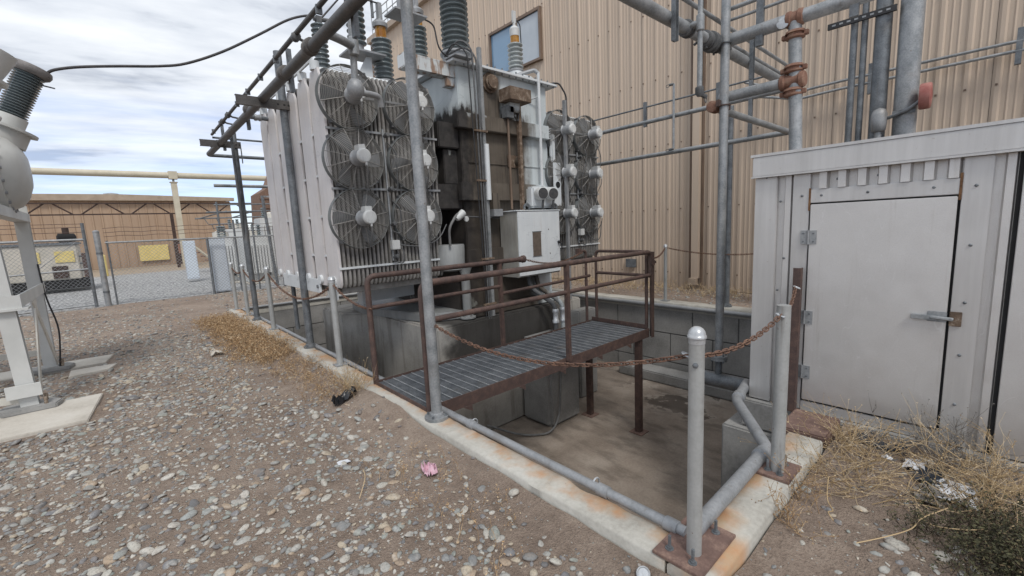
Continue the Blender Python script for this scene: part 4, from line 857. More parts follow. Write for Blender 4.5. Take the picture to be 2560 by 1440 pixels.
# gauges over the cabinet
T(B((4.58, 4.57, 1.79), (5.17, 4.74, 2.10)), 'gauge_panel', 'white', bevel=.03)
for x in (4.66, 4.88):
    g_ = T(MB().lathe((x+.05, 4.60, 1.99), (-.35, -1, -.02), [(0, .07), (.02, .088), (.17, .09), (.185, .082)], 22), 'gauge', 'white_clean', 40)
    q = Vector((x+.05, 4.60, 1.99))+Vector((-.35, -1, -.02)).normalized()*.186; MB().lathe(q, (-.35, -1, -.02), [(0, .078), (.002, .078)], 22).build('dial', 'gaugeface', g_)
    T(MB().tube(bend([(x+.02, 4.45, 1.92), (x+.02, 4.47, 1.84), (x+.1, 4.55, 1.74)], .04), .018, 8), 'gauge_lead', 'cast')
for x in (4.40, 4.98): T(MB().tube([(x+.05*math.cos(q), 4.52, 1.79+.05*math.sin(q)) for q in np.linspace(-.4, 3.55, 9)], .018, 8), 'lifting_eye', 'galv_dark')
# control cabinet
cab = T(B((4.09, 4.415, .82), (4.95, 4.765, 1.735)), 'control_cabinet', 'cab', bevel=.006)
T(B((4.075, 4.39, 1.736), (4.965, 4.775, 1.752)), 'cabinet_roof', 'white', bevel=.003, parent=cab)
T(B((4.098, 4.395, .84), (4.945, 4.413, 1.728)), 'cabinet_door', 'white', bevel=.004, parent=cab)
T(B((4.37, 4.390, 1.10), (4.535, 4.3945, 1.445)), 'inspection_plate', 'brown_plate', parent=cab)
m = MB(); m.box((4.362, 4.388, 1.44), (4.545, 4.3943, 1.452)); m.box((4.362, 4.388, 1.093), (4.545, 4.3943, 1.10)); T(m, 'plate_frame', 'galv_dark', parent=cab)
m = MB(); m.lathe((4.905, 4.394, 1.275), (0, -1, 0), [(0, .022), (.03, .022), (.035, .01)], 12); m.tube([(4.905, 4.36, 1.275), (4.925, 4.35, 1.25), (4.93, 4.35, 1.19), (4.915, 4.35, 1.14)], .011, 8); T(m, 'door_handle', 'black_rubber', parent=cab)
for x, z in ((4.70, 1.47), (4.72, 1.12)): T(MB().lathe((x, 4.3945, z), (0, -1, 0), [(0, .008), (.006, .006)], 8), 'door_rivet', 'rail', parent=cab)
for k, x in enumerate((4.42, 4.58)):
    T(MB().tube(bend([(x, 4.58, .83), (x+.03, 4.55, .62), (x+.27, 4.30, .36), (x+.27, 4.30, .1), (x+.27, 4.30, -.5)], .09), .034, 12), 'cable_conduit', 'tank' if k else 'cast', 60)
    T(MB().lathe((x+.27, 4.30, .30), (0, 0, -1), [(0, .036), (.01, .048), (.05, .048), (.06, .04), (.16, .04), (.17, .05), (.21, .05), (.215, .036)], 14), 'conduit_union', 'zinc', 50)
T(MB().prism([(4.72, 4.70, .82), (5.02, 4.70, .82), (5.0, 4.70, .4), (4.88, 4.70, .36)], (0, .02, 0)), 'cabinet_gusset', 'white')
# conduits on the left and right of the tank
lp = T(B((3.735, 4.60, .08), (3.785, 4.65, 3.82)), 'cable_post', 'galv', bevel=.004)
T(MB().cyl((3.77, 4.585, 1.9), (3.77, 4.585, 2.62), .034, n=12), 'post_sleeve', 'white', parent=lp)
for k, (dx, zt) in enumerate(((-.13, 3.72), (-.07, 3.78), (-.025, 3.7))):
    T(MB().tube(bend([(3.72+dx, 4.61, -.3), (3.72+dx*.6, 4.60, .6), (3.72+dx*.9, 4.60, 2.0), (3.72+dx*1.3, 4.60, zt), (3.72+dx*1.5-.1, 4.7, zt+.12), (3.45, 4.95, 3.74)], .12), .012 if k else .009, 7), 'control_cable', 'black_rubber' if k == 0 else 'cast', 60, parent=lp)
for z in (.5, 1.12, 2.15, 2.78): T(B((3.58, 4.575, z-.012), (3.80, 4.598, z+.012)), 'cable_clamp', 'rustbox', parent=lp)
rpst = T(B((5.375, 4.60, .25), (5.425, 4.65, 3.42)), 'cable_post', 'galv_paint', bevel=.004)
T(MB().tube(bend([(5.2, 4.75, 3.66), (5.35, 4.68, 3.68), (5.44, 4.62, 3.5), (5.45, 4.62, 2.2)], .06), .013, 7), 'control_cable', 'black_rubber', 60, parent=rpst)
T(B((5.185, 4.72, 2.50), (5.28, 4.79, 2.92)), 'side_bracket', 'white', bevel=.02)
m = MB(); m.box((5.19, 4.70, 1.82), (5.36, 4.72, 2.49)); T(m, 'side_bracket', 'white', bevel=.008)
T(MB().lathe((5.28, 4.699, 2.15), (0, -1, 0), [(0, .05), (.003, .05)], 20), 'bracket_hole', 'dark')
T(MB().tube(bend([(3.15, 4.66, 1.33), (3.12, 4.62, 1.55), (3.25, 4.62, 1.72), (3.34, 4.64, 1.74)], .08), .016, 8), 'flex_lead', 'cablegrey'); T(MB().lathe((3.25, 4.63, 1.66), (.7, 0, .5), [(0, .03), (.03, .045), (.14, .05), (.15, .01)], 12), 'sensor_head', 'white_clean')
T(MB().lathe((3.42, 4.66, 1.66), (0, -1, 0), [(0, .035), (.02, .035), (.022, .02)], 16), 'small_gauge', 'white_clean'); T(MB().tube([(3.3, 4.68, 1.70), (4.0, 4.68, 1.66)], .01, 6), 'capillary', 'cast')
T(B((3.86, 4.60, 1.68), (4.02, 4.72, 1.78)), 'relay_box', 'galv_paint', bevel=.006); T(B((3.9, 4.66, 1.78), (4.02, 4.79, 2.0)), 'relay_mount', 'tank')
# radiators
ROWS = [4.83, 5.25, 5.70, 6.15, 6.60, 7.00]; FW = .365; ZR0, ZR1 = .94, 3.285
def fin_poly(y0):
    return [(y0+.03, ZR0), (y0+.005, ZR0+.04), (y0, ZR0+.1), (y0, ZR1-.16), (y0+.010, ZR1-.11), (y0+.05, ZR1-.06), (y0+.07, ZR1), (y0+.29, ZR1), (y0+.31, ZR1-.05), (y0+FW-.02, ZR1-.09), (y0+FW, ZR1-.15), (y0+FW, ZR0+.1), (y0+FW-.02, ZR0+.03), (y0+FW-.05, ZR0)]
def radiator(x0, x1, flank):
    n = round((x1-x0)/.05); p = (x1-x0)/n
    for ri, y0 in enumerate(ROWS):
        hd = lambda z: MB().cyl((x0+.005, y0+.18, z), (x1-.003, y0+.18, z), .045, n=12)
        rd = T(hd(ZR1-.005), 'radiator', 'white' if ri == 0 else 'fin', 50); T(hd(ZR0+.06), 'bottom_header', 'fin', 50, parent=rd)
        def fin(k, mat, par):
            xx = x0+k*p; m_ = MB().prism([(xx, y, z) for y, z in fin_poly(y0)], (.027, 0, 0)); return m_.build('fin', mat, par, 35, .006)
        if ri == 0:
            base_f = fin(0, 'radplate' if flank else 'fin', rd)
            f1 = fin(1, 'fin', rd)
            for k in range(2, n):
                c = f1.copy(); COL.objects.link(c); c.location = ((k-1)*p, 0, 0)
        else:
            if flank: fin(0, 'radplate', rd)
            rest = MB()
            for k in range(1 if flank else 0, n): rest.prism([(x0+k*p, y, z) for y, z in fin_poly(y0)], (.027, 0, 0))
            q = rest.build('fin_pack', 'fin', rd); q['kind'] = 'stuff'
    for z in (1.16, 2.03, 2.66, 3.02): T(B((x0+.0, 4.815, z-.012), (x1, 4.829, z+.012)), 'radiator_strap', 'white' if z < 1.5 else 'galv_paint')
    if flank:
        T(B((x0-.02, 4.98, 3.36), (x0+.0, 7.35, 3.46)), 'lifting_bar', 'white', bevel=.004)
        for y0 in ROWS:
            T(MB().cyl((x0-.03, y0+.18, ZR0+.07), (x0+.0, y0+.18, ZR0+.07), .055, n=14), 'header_cap', 'white'); T(MB().cyl((x0+.02, y0+.18, 3.28), (x0+.02, y0+.18, 3.37), .05, n=12), 'header_neck', 'white')
        for y0, y1, z0 in ((4.93, 5.14, .80), (5.46, 7.0, .84)):
            T(B((x0-.025, y0, z0), (x0-.003, y1, z0+.17)), 'bottom_bracket', 'white', bevel=.004)
            T(MB().cyl((x0-.04, y0+.06, z0+.08), (x0-.02, y0+.06, z0+.08), .022, n=10), 'bracket_bolt', 'galv_dark')
        for a in range(4):
            yb = ROWS[a]+FW
            for z in (1.3, 1.75, 2.2, 2.65): T(B((x0-.002, yb+.004, z-.012), (x0+.02, ROWS[a+1]-.004, z+.012)), 'spacer', 'white')
    T(B((x0+.05, 4.95, .86), (x1-.05, 7.3, .93)), 'drip_tray', 'fin')
radiator(1.79, 3.16, True); radiator(5.22, 6.50, False)
for x0 in (1.79, 5.25):
    T(MB().tube([(x0+.63, 4.79, 1.2), (x0+.63, 4.79, 2.7)], .013, 8), 'fan_conduit', 'galv'); T(B((x0+.60, 4.72, 1.33), (x0+.70, 4.79, 1.44)), 'fan_junction_box', 'white_clean', bevel=.006)
    for z in (2.62, 2.02, 1.62, 1.24): T(MB().lathe((x0+.64, 4.78, z), (.2, -1, .2), [(0, .02), (.03, .028), (.07, .026), (.075, .01)], 10), 'conduit_fitting', 'cast')
    for za, zb in ((2.55, 2.05), (1.9, 1.55), (1.42, 1.2)): T(MB().tube(bend([(x0+.66, 4.76, za), (x0+.74, 4.72, za-.1), (x0+.72, 4.71, zb-.05), (x0+.62, 4.74, zb)], .09), .008, 6), 'loop_cable', 'cast', 60)
for x0 in (5.9, 6.3): T(MB().tube(bend([(x0, 4.74, 2.95), (x0+.1, 4.66, 2.6), (x0-.05, 4.68, 2.3), (x0+.02, 4.74, 2.0)], .15), .008, 6), 'loop_cable', 'cast', 60)
T(MB().tube(bend([(5.95, 4.74, 1.5), (6.05, 4.66, 1.25), (6.3, 4.66, 1.22), (6.4, 4.7, 1.55)], .12), .008, 6), 'loop_cable', 'cast', 60); T(MB().tube(bend([(2.5, 4.74, 1.38), (2.75, 4.66, 1.34), (3.0, 4.66, 1.42), (3.14, 4.7, 1.6)], .12), .008, 6), 'loop_cable', 'cast', 60)
# fans (one prototype, copied)
def make_fan():
    r0 = .325; s = MB()
    s.lathe((0, 0, 0), (0, 1, 0), [(-.012, r0-.002), (-.016, r0+.003), (-.012, r0+.006), (.055, r0+.006), (.055, r0-.002), (-.012, r0-.002)], 44, False)
    fan = s.build('fan', 'shroud', None, 40, off=(0, 0, 0)); fan.parent = tr
    g_ = MB(); prof = lambda r: -.012-.065*(1-(r/r0)**2)
    for k in range(16):
        r = .085+k*(r0-.085)/15; g_.tube([(r*math.cos(a), prof(r), r*math.sin(a)) for a in np.linspace(0, 2*math.pi, 41)[:-1]], .0025, 4, True)
    for k in range(12):
        a = k*math.pi/6+.2; g_.tube([(r*math.cos(a), prof(r)-.004, r*math.sin(a)) for r in np.linspace(.06, r0, 6)], .0045, 4)
    g_.build('guard', 'guard', fan, 180)
    for k in range(3):
        a = k*2*math.pi/3+.5; b = MB(); vs_ = []; 
        for i in range(7):
            q = i/6; r = .06+q*.235; tw = .9-.45*q; half = .5-.12*q+.1*math.sin(q*3)
            for j in (-1, 0, 1): aa = a+j*half*.62+.25*q; vs_.append((r*math.cos(aa), .015+j*.035*math.sin(tw)+.008*j*j, r*math.sin(aa)))
        fs_ = [(i*3+j, i*3+j+1, i*3+j+4, i*3+j+3) for i in range(6) for j in (0, 1)]
        n_ = len(vs_); b.add(vs_+[(x_, y_+.004, z_) for x_, y_, z_ in vs_], fs_+[tuple(n_+q for q in reversed(f_)) for f_ in fs_]); b.build('blade', 'blade', fan, 180)
    mo = MB(); mo.lathe((0, 0, 0), (0, -1, 0), [(-.03, .05), (.06, .05), (.10, .092), (.115, .08), (.12, .076), (.245, .076), (.25, .074)], 24); mt = mo.build('motor', 'galv_paint', fan, 45)
    mo = MB(); mo.lathe((0, -.236, 0), (0, -1, 0), [(0, .075), (.035, .075), (.048, .062), (.05, .02)], 24); mo.box((-.038, -.25, .06), (.038, -.135, .118)); mo.box((-.03, -.297, -.066), (.03, -.28, -.02)); mo.cyl((0, -.285, -.06), (0, -.285, -.10), .011, n=8); mo.build('motor_cap', 'white_clean', fan, 40, .004)
    w_ = MB(); w_.tube(bend([(0, -.285, -.095), (.005, -.27, -.18), (.03, -.15, -.3), (.10, -.07, -.38)], .12), .006, 6); w_.build('motor_lead', 'cablegrey', fan, 60)
    for a in (.9, 2.3, 4.0, 5.4): MB().box((r0*math.cos(a)-.02, -.005, r0*math.sin(a)-.02), (r0*math.cos(a)+.02, .065, r0*math.sin(a)+.02)).build('bracket', 'cast', fan)
    return fan
fan0 = make_fan(); first = True
for fx in (2.045, 2.775, 5.42, 6.10):
    for fz in (1.70, 2.34, 2.98):
        f = fan0 if first else copy_tree(fan0, tr)
        first = False; f.location = Vector((fx, 4.755, fz))-OFF[tr]; f.rotation_euler = (random.uniform(-.02, .02), random.uniform(-.14, .14), random.uniform(-.03, .03))
        for ch in f.children:
            if ch.name.startswith('blade'): ch.rotation_euler = (0, (fx*7+fz*5) % 2.1, 0)
# bushings
def shedprof(L, rc, rs, n):
    p = [(0, rc)]
    for k in range(n):
        z = L*(k+.15)/n; d = L/n; p += [(z, rc), (z+d*.16, rc*1.03), (z+d*.30, rs*.955), (z+d*.36, rs*.99), (z+d*.44, rs), (z+d*.52, rs*.985), (z+d*.58, rs*.94), (z+d*.80, rc*1.06)]
    return p+[(L, rc)]
def bushing(x, y, z0, L, rc, rs, n, mat, ztop=None, ax=(0, 0, 1), flange=True, par=None):
    b = MB().lathe((x, y, z0), ax, shedprof(L, rc, rs, n), 24).build('bushing', mat, par or tr, 40)
    a = Vector(ax).normalized(); p0 = Vector((x, y, z0))
    if flange:
        h = z0-3.65
        if h > .02: MB().lathe(p0-a*h, ax, [(0, rc*1.7), (.025, rc*1.7), (.03, rc*1.35), (h-.03, rc*1.3), (h-.025, rc*1.5), (h, rc*1.5)], 24).build('flange', 'galv_paint', b, 40)
    return b
b3 = bushing(3.86, 5.25, 3.95, 1.15, .148, .195, 17, 'porc'); MB().lathe((3.86, 5.25, 3.70), (0, 0, 1), [(0, .12), (.1, .12), (.16, .17), (.25, .17), (.28, .12)], 24).build('porcelain_foot', 'porc_pale', b3, 40)
b4 = bushing(3.44, 6.6, 3.86, .62, .118, .155, 9, 'porc'); b5 = bushing(3.72, 6.0, 3.86, .66, .106, .14, 10, 'porc')
for b, x, y, z in ((b4, 3.44, 6.6, 4.48), (b5, 3.72, 6.0, 4.52)):
    MB().cyl((x, y, z), (x, y, z+.17), .085, n=20).build('sight_glass', 'amber', b); c_ = MB(); c_.lathe((x, y, z+.17), (0, 0, 1), [(0, .11), (.05, .115), (.08, .09), (.11, .045), (.30, .035), (.31, .01)], 20); c_.box((x-.03, y-.04, z+.30), (x+.03, y+.04, z+.52)); c_.build('terminal_cap', 'galv_paint', b)
b6 = bushing(4.76, 5.0, 3.84, .37, .075, .115, 6, 'porc_pale'); MB().cyl((4.76, 5.0, 4.21), (4.76, 5.0, 4.31), .066, n=18).build('sight_glass', 'amber', b6); c_ = MB(); c_.lathe((4.76, 5.0, 4.31), (0, 0, 1), [(0, .07), (.10, .072), (.13, .05), (.15, .02), (.24, .02), (.25, .01)], 18); c_.box((4.73, 4.985, 4.50), (4.79, 5.015, 4.66)); c_.build('terminal_cap', 'white_clean', b6)
MB().lathe((4.76, 5.0, 3.655), (0, 0, 1), [(0, .26), (.04, .26), (.05, .12), (.18, .1)], 20).build('turret_plate', 'white', b6)
MB().tube(bend([(4.79, 5.0, 4.55), (4.86, 4.98, 4.5), (4.86, 4.97, 4.2)], .05), .008, 6).build('lead', 'black_rubber', b6, 60)
# arresters on brackets off the tank side
bm_ = T(B((2.36, 6.42, 3.50), (3.52, 6.6, 3.58)), 'arrester_bracket', 'white', bevel=.005); b2 = bushing(2.46, 6.5, 3.60, .82, .07, .105, 13, 'porc', flange=False)
m = MB(); m.box((2.43, 6.46, 4.42), (2.50, 6.54, 4.52)); m.tube([(2.40, 6.5, 4.48), (2.6, 6.5, 4.50)], .03, 8); m.build('clamp', 'cast', b2)
T(MB().prism([(2.80, 6.35, 3.66), (3.52, 6.35, 3.66), (3.52, 6.75, 3.66), (2.80, 6.75, 3.66)], (0, 0, .02)), 'arrester_shelf', 'white')
T(MB().prism([(2.86, 6.45, 3.68), (3.1, 6.45, 4.12), (3.18, 6.45, 4.12), (3.18, 6.45, 3.68)], (0, .02, 0)), 'shelf_gusset', 'white'); T(B((2.80, 6.3, 4.13), (3.35, 6.72, 4.155)), 'arrester_shelf', 'galv_paint')
b1 = bushing(3.0, 6.5, 4.25, 1.35, .082, .135, 17, 'porc', flange=False); MB().lathe((3.0, 6.5, 4.155), (0, 0, 1), [(0, .13), (.03, .13), (.04, .09), (.1, .09)], 18).build('foot', 'galv_paint', b1)
# rusty beam off the tank corner with its platform
T(B((2.80, 4.84, 3.47), (3.60, 5.0, 3.485)), 'beam_bottom_flange', 'rusty_white'); T(B((2.80, 4.842, 3.4851), (3.60, 4.852, 3.62)), 'beam_web', 'rusty_white'); T(B((2.80, 4.84, 3.6201), (3.40, 5.0, 3.635)), 'beam_top_flange', 'rusty_white'); T(B((2.795, 4.84, 3.486), (2.80, 5.0, 3.619)), 'beam_end', 'white')
T(B((3.40, 4.86, 3.36), (3.518, 4.98, 3.466)), 'beam_gusset', 'rusty_white', bevel=.005); T(B((2.87, 4.89, 3.6352), (2.93, 4.95, 4.058)), 'beam_post', 'rusty_white'); T(B((2.70, 4.78, 4.06), (3.12, 5.06, 4.08)), 'platform', 'galv_paint'); T(MB().lathe((2.91, 4.92, 4.081), (0, 0, 1), [(0, .13), (.03, .13), (.04, .10), (.3, .09)], 20), 'platform_drum', 'galv_paint', 40)
T(MB().tube(bend([(3.12, 4.9, 4.1), (3.25, 4.85, 4.05), (3.27, 4.8, 3.72), (3.5, 4.78, 3.64), (3.62, 4.8, 3.70)], .12, 8), .010, 6), 'lead', 'black_rubber', 60)
T(B((3.38, 4.62, 3.66), (3.66, 4.86, 3.672)), 'cable_tray', 'galv_paint'); T(B((5.5, 5.3, 3.30), (5.6, 5.6, 3.48)), 'lifting_lug', 'white', bevel=.01)
# bus tube from the arrester away
tag(MB().tube([(3.44, 6.6, 5.0), (2.9, 6.58, 4.98), (2.5, 6.5, 4.5)], .012, 8).build('jumper_wire', 'wire'), 'short jumper wire between bushing caps above the radiator', 'wire')
tag(MB().cyl((3.34, 6.62, 4.78), (3.32, 6.62, 6.8), .022, n=8).build('bus_rod', 'galv_dark', off=(3.34, 6.62, 4.78)), 'thin vertical bus rod above the amber topped bushing', 'rod')
# ------------------------------------------------------------------ circuit breaker on the left
br = thing('circuit_breaker', 'pale grey circuit breaker on splayed steel legs with ribbed bushing', 'circuit breaker', (-.9, 7, 0))
def leg(x, y, xt, z1, mat='breaker'):
    m = MB(); d = Vector((xt-x, 0, z1))
    for a, b in (((-.06, -.05), (-.052, .05)), ((-.0518, .042), (.06, .05)), ((-.0518, -.05), (.06, -.042))):
        m.add([(x+a[0], y+a[1], .02), (x+b[0], y+a[1], .02), (x+b[0], y+b[1], .02), (x+a[0], y+b[1], .02), (xt+a[0], y+a[1], z1), (xt+b[0], y+a[1], z1), (xt+b[0], y+b[1], z1), (xt+a[0], y+b[1], z1)], [(0, 3, 2, 1), (4, 5, 6, 7), (0, 1, 5, 4), (1, 2, 6, 5), (2, 3, 7, 6), (3, 0, 4, 7)])
    return m.build('leg', mat, br)
leg(-.80, 6.10, -.86, 2.05); leg(-.80, 7.86, -.80, 2.05); leg(-2.1, 6.10, -2.0, 2.05); leg(-2.1, 7.86, -2.0, 2.05)
for y in (6.10, 7.86):
    MB().prism([(-.98, y-.13, .012), (-.62, y-.13, .012), (-.58, y, .012), (-.66, y+.13, .012), (-.98, y+.13, .012), (-1.02, y, .012)], (0, 0, .05)).build('foot', 'conc', br, bevel=.01)
    for dx, dy in ((.10, .07), (.11, -.08)): MB().cyl((-.80+dx, y+dy, .06), (-.80+dx, y+dy, .13), .014, n=8).build('anchor_bolt', 'rustbox', br)
B((-2.2, 6.03, 1.0), (-.72, 6.045, 1.12)).build('cross_beam', 'breaker', br); B((-.74, 6.05, 1.0), (-.725, 7.95, 1.12)).build('side_beam', 'breaker', br); B((-.90, 6.0, .98), (-.68, 6.2, 1.0)).build('joint_plate', 'breaker', br)
def brace(a, b, w=.05):
    a, b = Vector(a), Vector(b); m = MB(); u = Vector((0, 0, 1)).cross(b-a).normalized()*.006; v = (b-a).cross(u).normalized()*w/2
    m.add([a-u-v, a+u-v, a+u+v, a-u+v, b-u-v, b+u-v, b+u+v, b-u+v], [(0, 3, 2, 1), (4, 5, 6, 7), (0, 1, 5, 4), (1, 2, 6, 5), (2, 3, 7, 6), (3, 0, 4, 7)]); m.build('brace', 'beige_gis', br)
brace((-.73, 6.18, .12), (-.74, 7.1, 1.0), .09); brace((-.73, 7.8, .12), (-.74, 6.9, 1.0), .09); brace((-2.0, 6.06, .2), (-.85, 6.06, .14), .07); brace((-2.0, 7.9, .3), (-.85, 7.9, .25), .07)
B((-.93, 6.0, .16), (-.70, 6.03, .28)).build('gusset', 'breaker', br)
for y, bz, xs_, px0_ in ((6.98, 2.34, -2.28, -.755), (6.05, 2.34, -2.62, -.90)):
    tk = MB().lathe((xs_, y, bz), (1, 0, 0), [(0, .38), (1.46, .38), (1.47, .43), (1.53, .43), (1.535, .39), (1.60, .36), (1.66, .28), (1.70, .16), (1.71, .01)], 32).build('tank', 'breaker', br, 40)
    for k in range(20):
        a = k*math.pi/10; MB().cyl((xs_+1.45, y+.405*math.cos(a), bz+.405*math.sin(a)), (xs_+1.55, y+.405*math.cos(a), bz+.405*math.sin(a)), .016, n=6).build('flange_bolt', 'galv_paint', tk)
    ax = Vector((.43, 0, 1)).normalized(); p = Vector((px0_, y, bz+.30))
    tur = MB().lathe(p, ax, [(0, .19), (.15, .19), (.155, .24), (.18, .24), (.185, .13), (.30, .13)], 28).build('turret', 'breaker', br, 40)
    if y < 6.5:
        MB().lathe(p+ax*.20, ax, [(0, .17), (.24, .17), (.25, .2), (.28, .2), (.281, .15), (.5, .19), (.52, .19)], 28).build('side_turret', 'breaker', tur, 40); continue
    q = p+ax*.22; MB().lathe(q, ax, shedprof(.56, .088, .122, 20), 26).build('bushing', 'porc', tur, 40)
    q2 = q+ax*.56; MB().lathe(q2, ax, [(0, .13), (.02, .155), (.05, .165), (.085, .155), (.09, .05)], 26).build('corona_ring', 'ring', tur, 40)
MB().tube([(-.40, 6.98, 3.27), (-.27, 6.95, 3.24)], .008, 6).build('grounding_rod', 'galv_dark', br); B((-.86, 5.92, 1.86), (-.74, 8.0, 1.96)).build('top_beam', 'breaker', br)
MB().tube(bend([(-.735, 7.80, 1.35), (-.725, 7.80, .95), (-.66, 7.82, .55), (-.69, 7.8, .25), (-.72, 7.78, .03)], .15), .009, 7).build('ground_lead', 'black_rubber', br, 60)
for lab, (x0, x1, y0, y1), r in (('pale concrete pad under the front breaker leg', PADS[0], .12), ('long pale concrete pad under the rear breaker leg', PADS[1], .1), ('narrow concrete slab lying beside the rear breaker pad', PADS[2], -.1)):
    m = MB().prism([(x0, y0+r*.4, -.05), (x1-.08, y0, -.05), (x1, y1-.05, -.05), (x0, y1, -.05)], (0, 0, .066)); tag(m.build('concrete_pad', 'conc_light', bevel=.006), lab, 'concrete pad')
wire_pts = [(-.36, 6.98, 3.34), (-.33, 7, 3.38), (-.25, 6.97, 3.44), (-.04, 6.93, 3.50), (.29, 6.85, 3.55), (.64, 6.75, 3.59), (.91, 6.7, 3.66), (1.29, 6.62, 3.85), (1.72, 6.58, 4.14), (2.08, 6.53, 4.39), (2.34, 6.5, 4.50), (2.44, 6.5, 4.48)]
def smooth_pts(P_, k=5):
    P_ = [Vector(p) for p in P_]; out = []
    for i in range(len(P_)-1):
        a, b, c, d = P_[max(i-1, 0)], P_[i], P_[i+1], P_[min(i+2, len(P_)-1)]
        for j in range(k): t_ = j/k; out.append(.5*((2*b)+(-a+c)*t_+(2*a-5*b+4*c-d)*t_*t_+(-a+3*b-3*c+d)*t_**3))
    return out+[P_[-1]]
tag(MB().tube(smooth_pts(wire_pts), .0155, 8).build('overhead_cable', 'wire', smooth=60), 'thick grey cable sweeping from breaker bushing to transformer arrester', 'cable')
# ------------------------------------------------------------------ fence and gate
FY = 15.0
def mesh_fabric(x0, x1, z0, z1, y, s=.085):
    m = MB(); r = .0034
    k = x0-(z1-z0)
    while k < x1:
        for sg in (1, -1):
            # line x = k + sg-oriented diagonal
            a, b = (k, k+(z1-z0)); za, zb = (z0, z1) if sg > 0 else (z1, z0)
            xa, xb = max(a, x0), min(b, x1)
            if xb-xa < .01: continue
            zz = lambda x: za+(zb-za)*(x-a)/(b-a)
            m.tube([(xa, y+.003*sg, zz(xa)), (xb, y+.003*sg, zz(xb))], r, 3, cap=False)
        k += s
    return m
fn = thing('chain_link_fence', 'grey chain link fence with top rail beyond the pit', 'fence', (1.8, FY, 0))
q = mesh_fabric(-.16, 3.78, .06, 1.6, FY).build('wire_mesh', 'galv', fn); q['kind'] = 'stuff'
for x, h, r in ((-.16, 1.65, .02), (1.93, 1.62, .034), (3.80, 1.62, .034), (2.62, 2.1, .026), (3.1, 2.0, .024)): MB().cyl((x, FY+.01, -.05), (x, FY+.01, h), r, n=12).build('fence_post', 'galv_dark', fn)
MB().cyl((-.2, FY, 1.6), (3.85, FY, 1.6), .024, n=10).build('top_rail', 'galv', fn); MB().cyl((-.2, FY, .06), (3.8, FY, .06), .006, n=6).build('bottom_wire', 'galv_dark', fn)
for z in (1.76, 1.86, 1.97): MB().tube([(x, FY+.05, z+.012*math.sin(x*9)) for x in np.arange(-.2, 3.9, .15)], .006, 4).build('barbed_wire', 'rail', fn)
t = thing('gate_post', 'fat galvanised gate post with chain hinge', 'post', (-.33, FY, 0)); MB().cyl((-.33, FY, -.05), (-.33, FY, 1.88), .062, n=20).build('pole', 'galv', t, 60); MB().lathe((-.33, FY, 1.86), (0, 0, 1), [(0, .066), (.03, .066), (.05, .04), (.06, .005)], 18).build('cap', 'galv', t)
for z in (.35, 1.32): MB().lathe((-.33, FY, z), (0, 0, 1), [(0, .068), (.05, .068)], 18).build('hinge_band', 'galv_dark', t)
gt = thing('chain_link_gate', 'chain link gate leaf with braced tube frame', 'gate', (-2.4, FY, 0))
q = mesh_fabric(-4.5, -.56, .06, 1.68, FY).build('wire_mesh', 'galv', gt); q['kind'] = 'stuff'
for p0, p1, r in (((-.55, FY, .02), (-.55, FY, 2.1), .034), ((-4.5, FY, 1.70), (-.55, FY, 1.70), .028), ((-4.5, FY, .03), (-.55, FY, .08), .02), ((-4.5, FY, .86), (-.55, FY, .98), .02), ((-1.5, FY, .98), (-.7, FY, 1.66), .008)): MB().cyl(p0, p1, r, n=12).build('gate_tube', 'galv_dark' if r > .03 else 'galv', gt)
for z in (1.88, 2.0, 2.08): MB().tube([(x, FY+.03, z) for x in (-4.5, -2.5, -.58)], .006, 4).build('barbed_wire', 'rail', gt)
# ------------------------------------------------------------------ yard beyond the fence
wh = thing('warehouse', 'low brown tan metal warehouse at the end of the yard', 'building', (-8, 38.6, 0))
B((-30, 38.68, -.1), (6.72, 60, 4.3)).build('wall_core', 'siding_far', wh)
x = -14.0
while x < 6.7:
    x1 = min(x+.9, 6.74); m = MB(); z1 = 4.35+.03*(x+14)*.0
    for a in (0, .45):
        if x+a < x1-.1: m.prism([(x+a, 38.68, 0), (x+a+.04, 38.62, 0), (x+a+.10, 38.62, 0), (x+a+.14, 38.68, 0)], (0, 0, z1))
    m.box((x, 38.665, 0), (x1-.01, 38.679, z1)); m.build('siding_panel', 'siding_far', wh, 25); x = x1
B((-30, 38.3, 4.36), (6.95, 38.7, 4.56)).build('eave', 'trim', wh); MB().prism([(-30, 38.3, 4.561), (.6, 38.3, 4.561), (6.95, 38.3, 4.561), (6.95, 38.3, 4.58), (.6, 38.3, 4.76), (-30, 38.3, 4.60)], (0, 20, 0)).build('roof', 'trim', wh)
MB().lathe((.2, 42, 4.6), (0, 0, 1), [(0, .55), (.35, .55), (.5, .4), (.56, .05)], 18).build('roof_vent', 'galv', wh)
w_ = B((3.0, 38.56, .0), (3.95, 38.62, 1.6)).build('door', 'truss', wh)
for lab, lo, hi, mt in (('yellow sign board on the warehouse wall', (1.09, 38.5, .36), (2.66, 38.54, 1.40), 'yellow'), ('faded salmon sign beside the cream pipe column', (2.72, 33.9, .82), (3.44, 33.94, 1.40), 'salmon')):
    t = thing('sign_board', lab, 'sign', ((lo[0]+hi[0])/2, lo[1], 0)); B(lo, hi).build('panel', mt, t)
    if mt == 'salmon': B((3.05, 33.945, 0), (3.1, 33.99, 1.3)).build('post', 'galv', t)
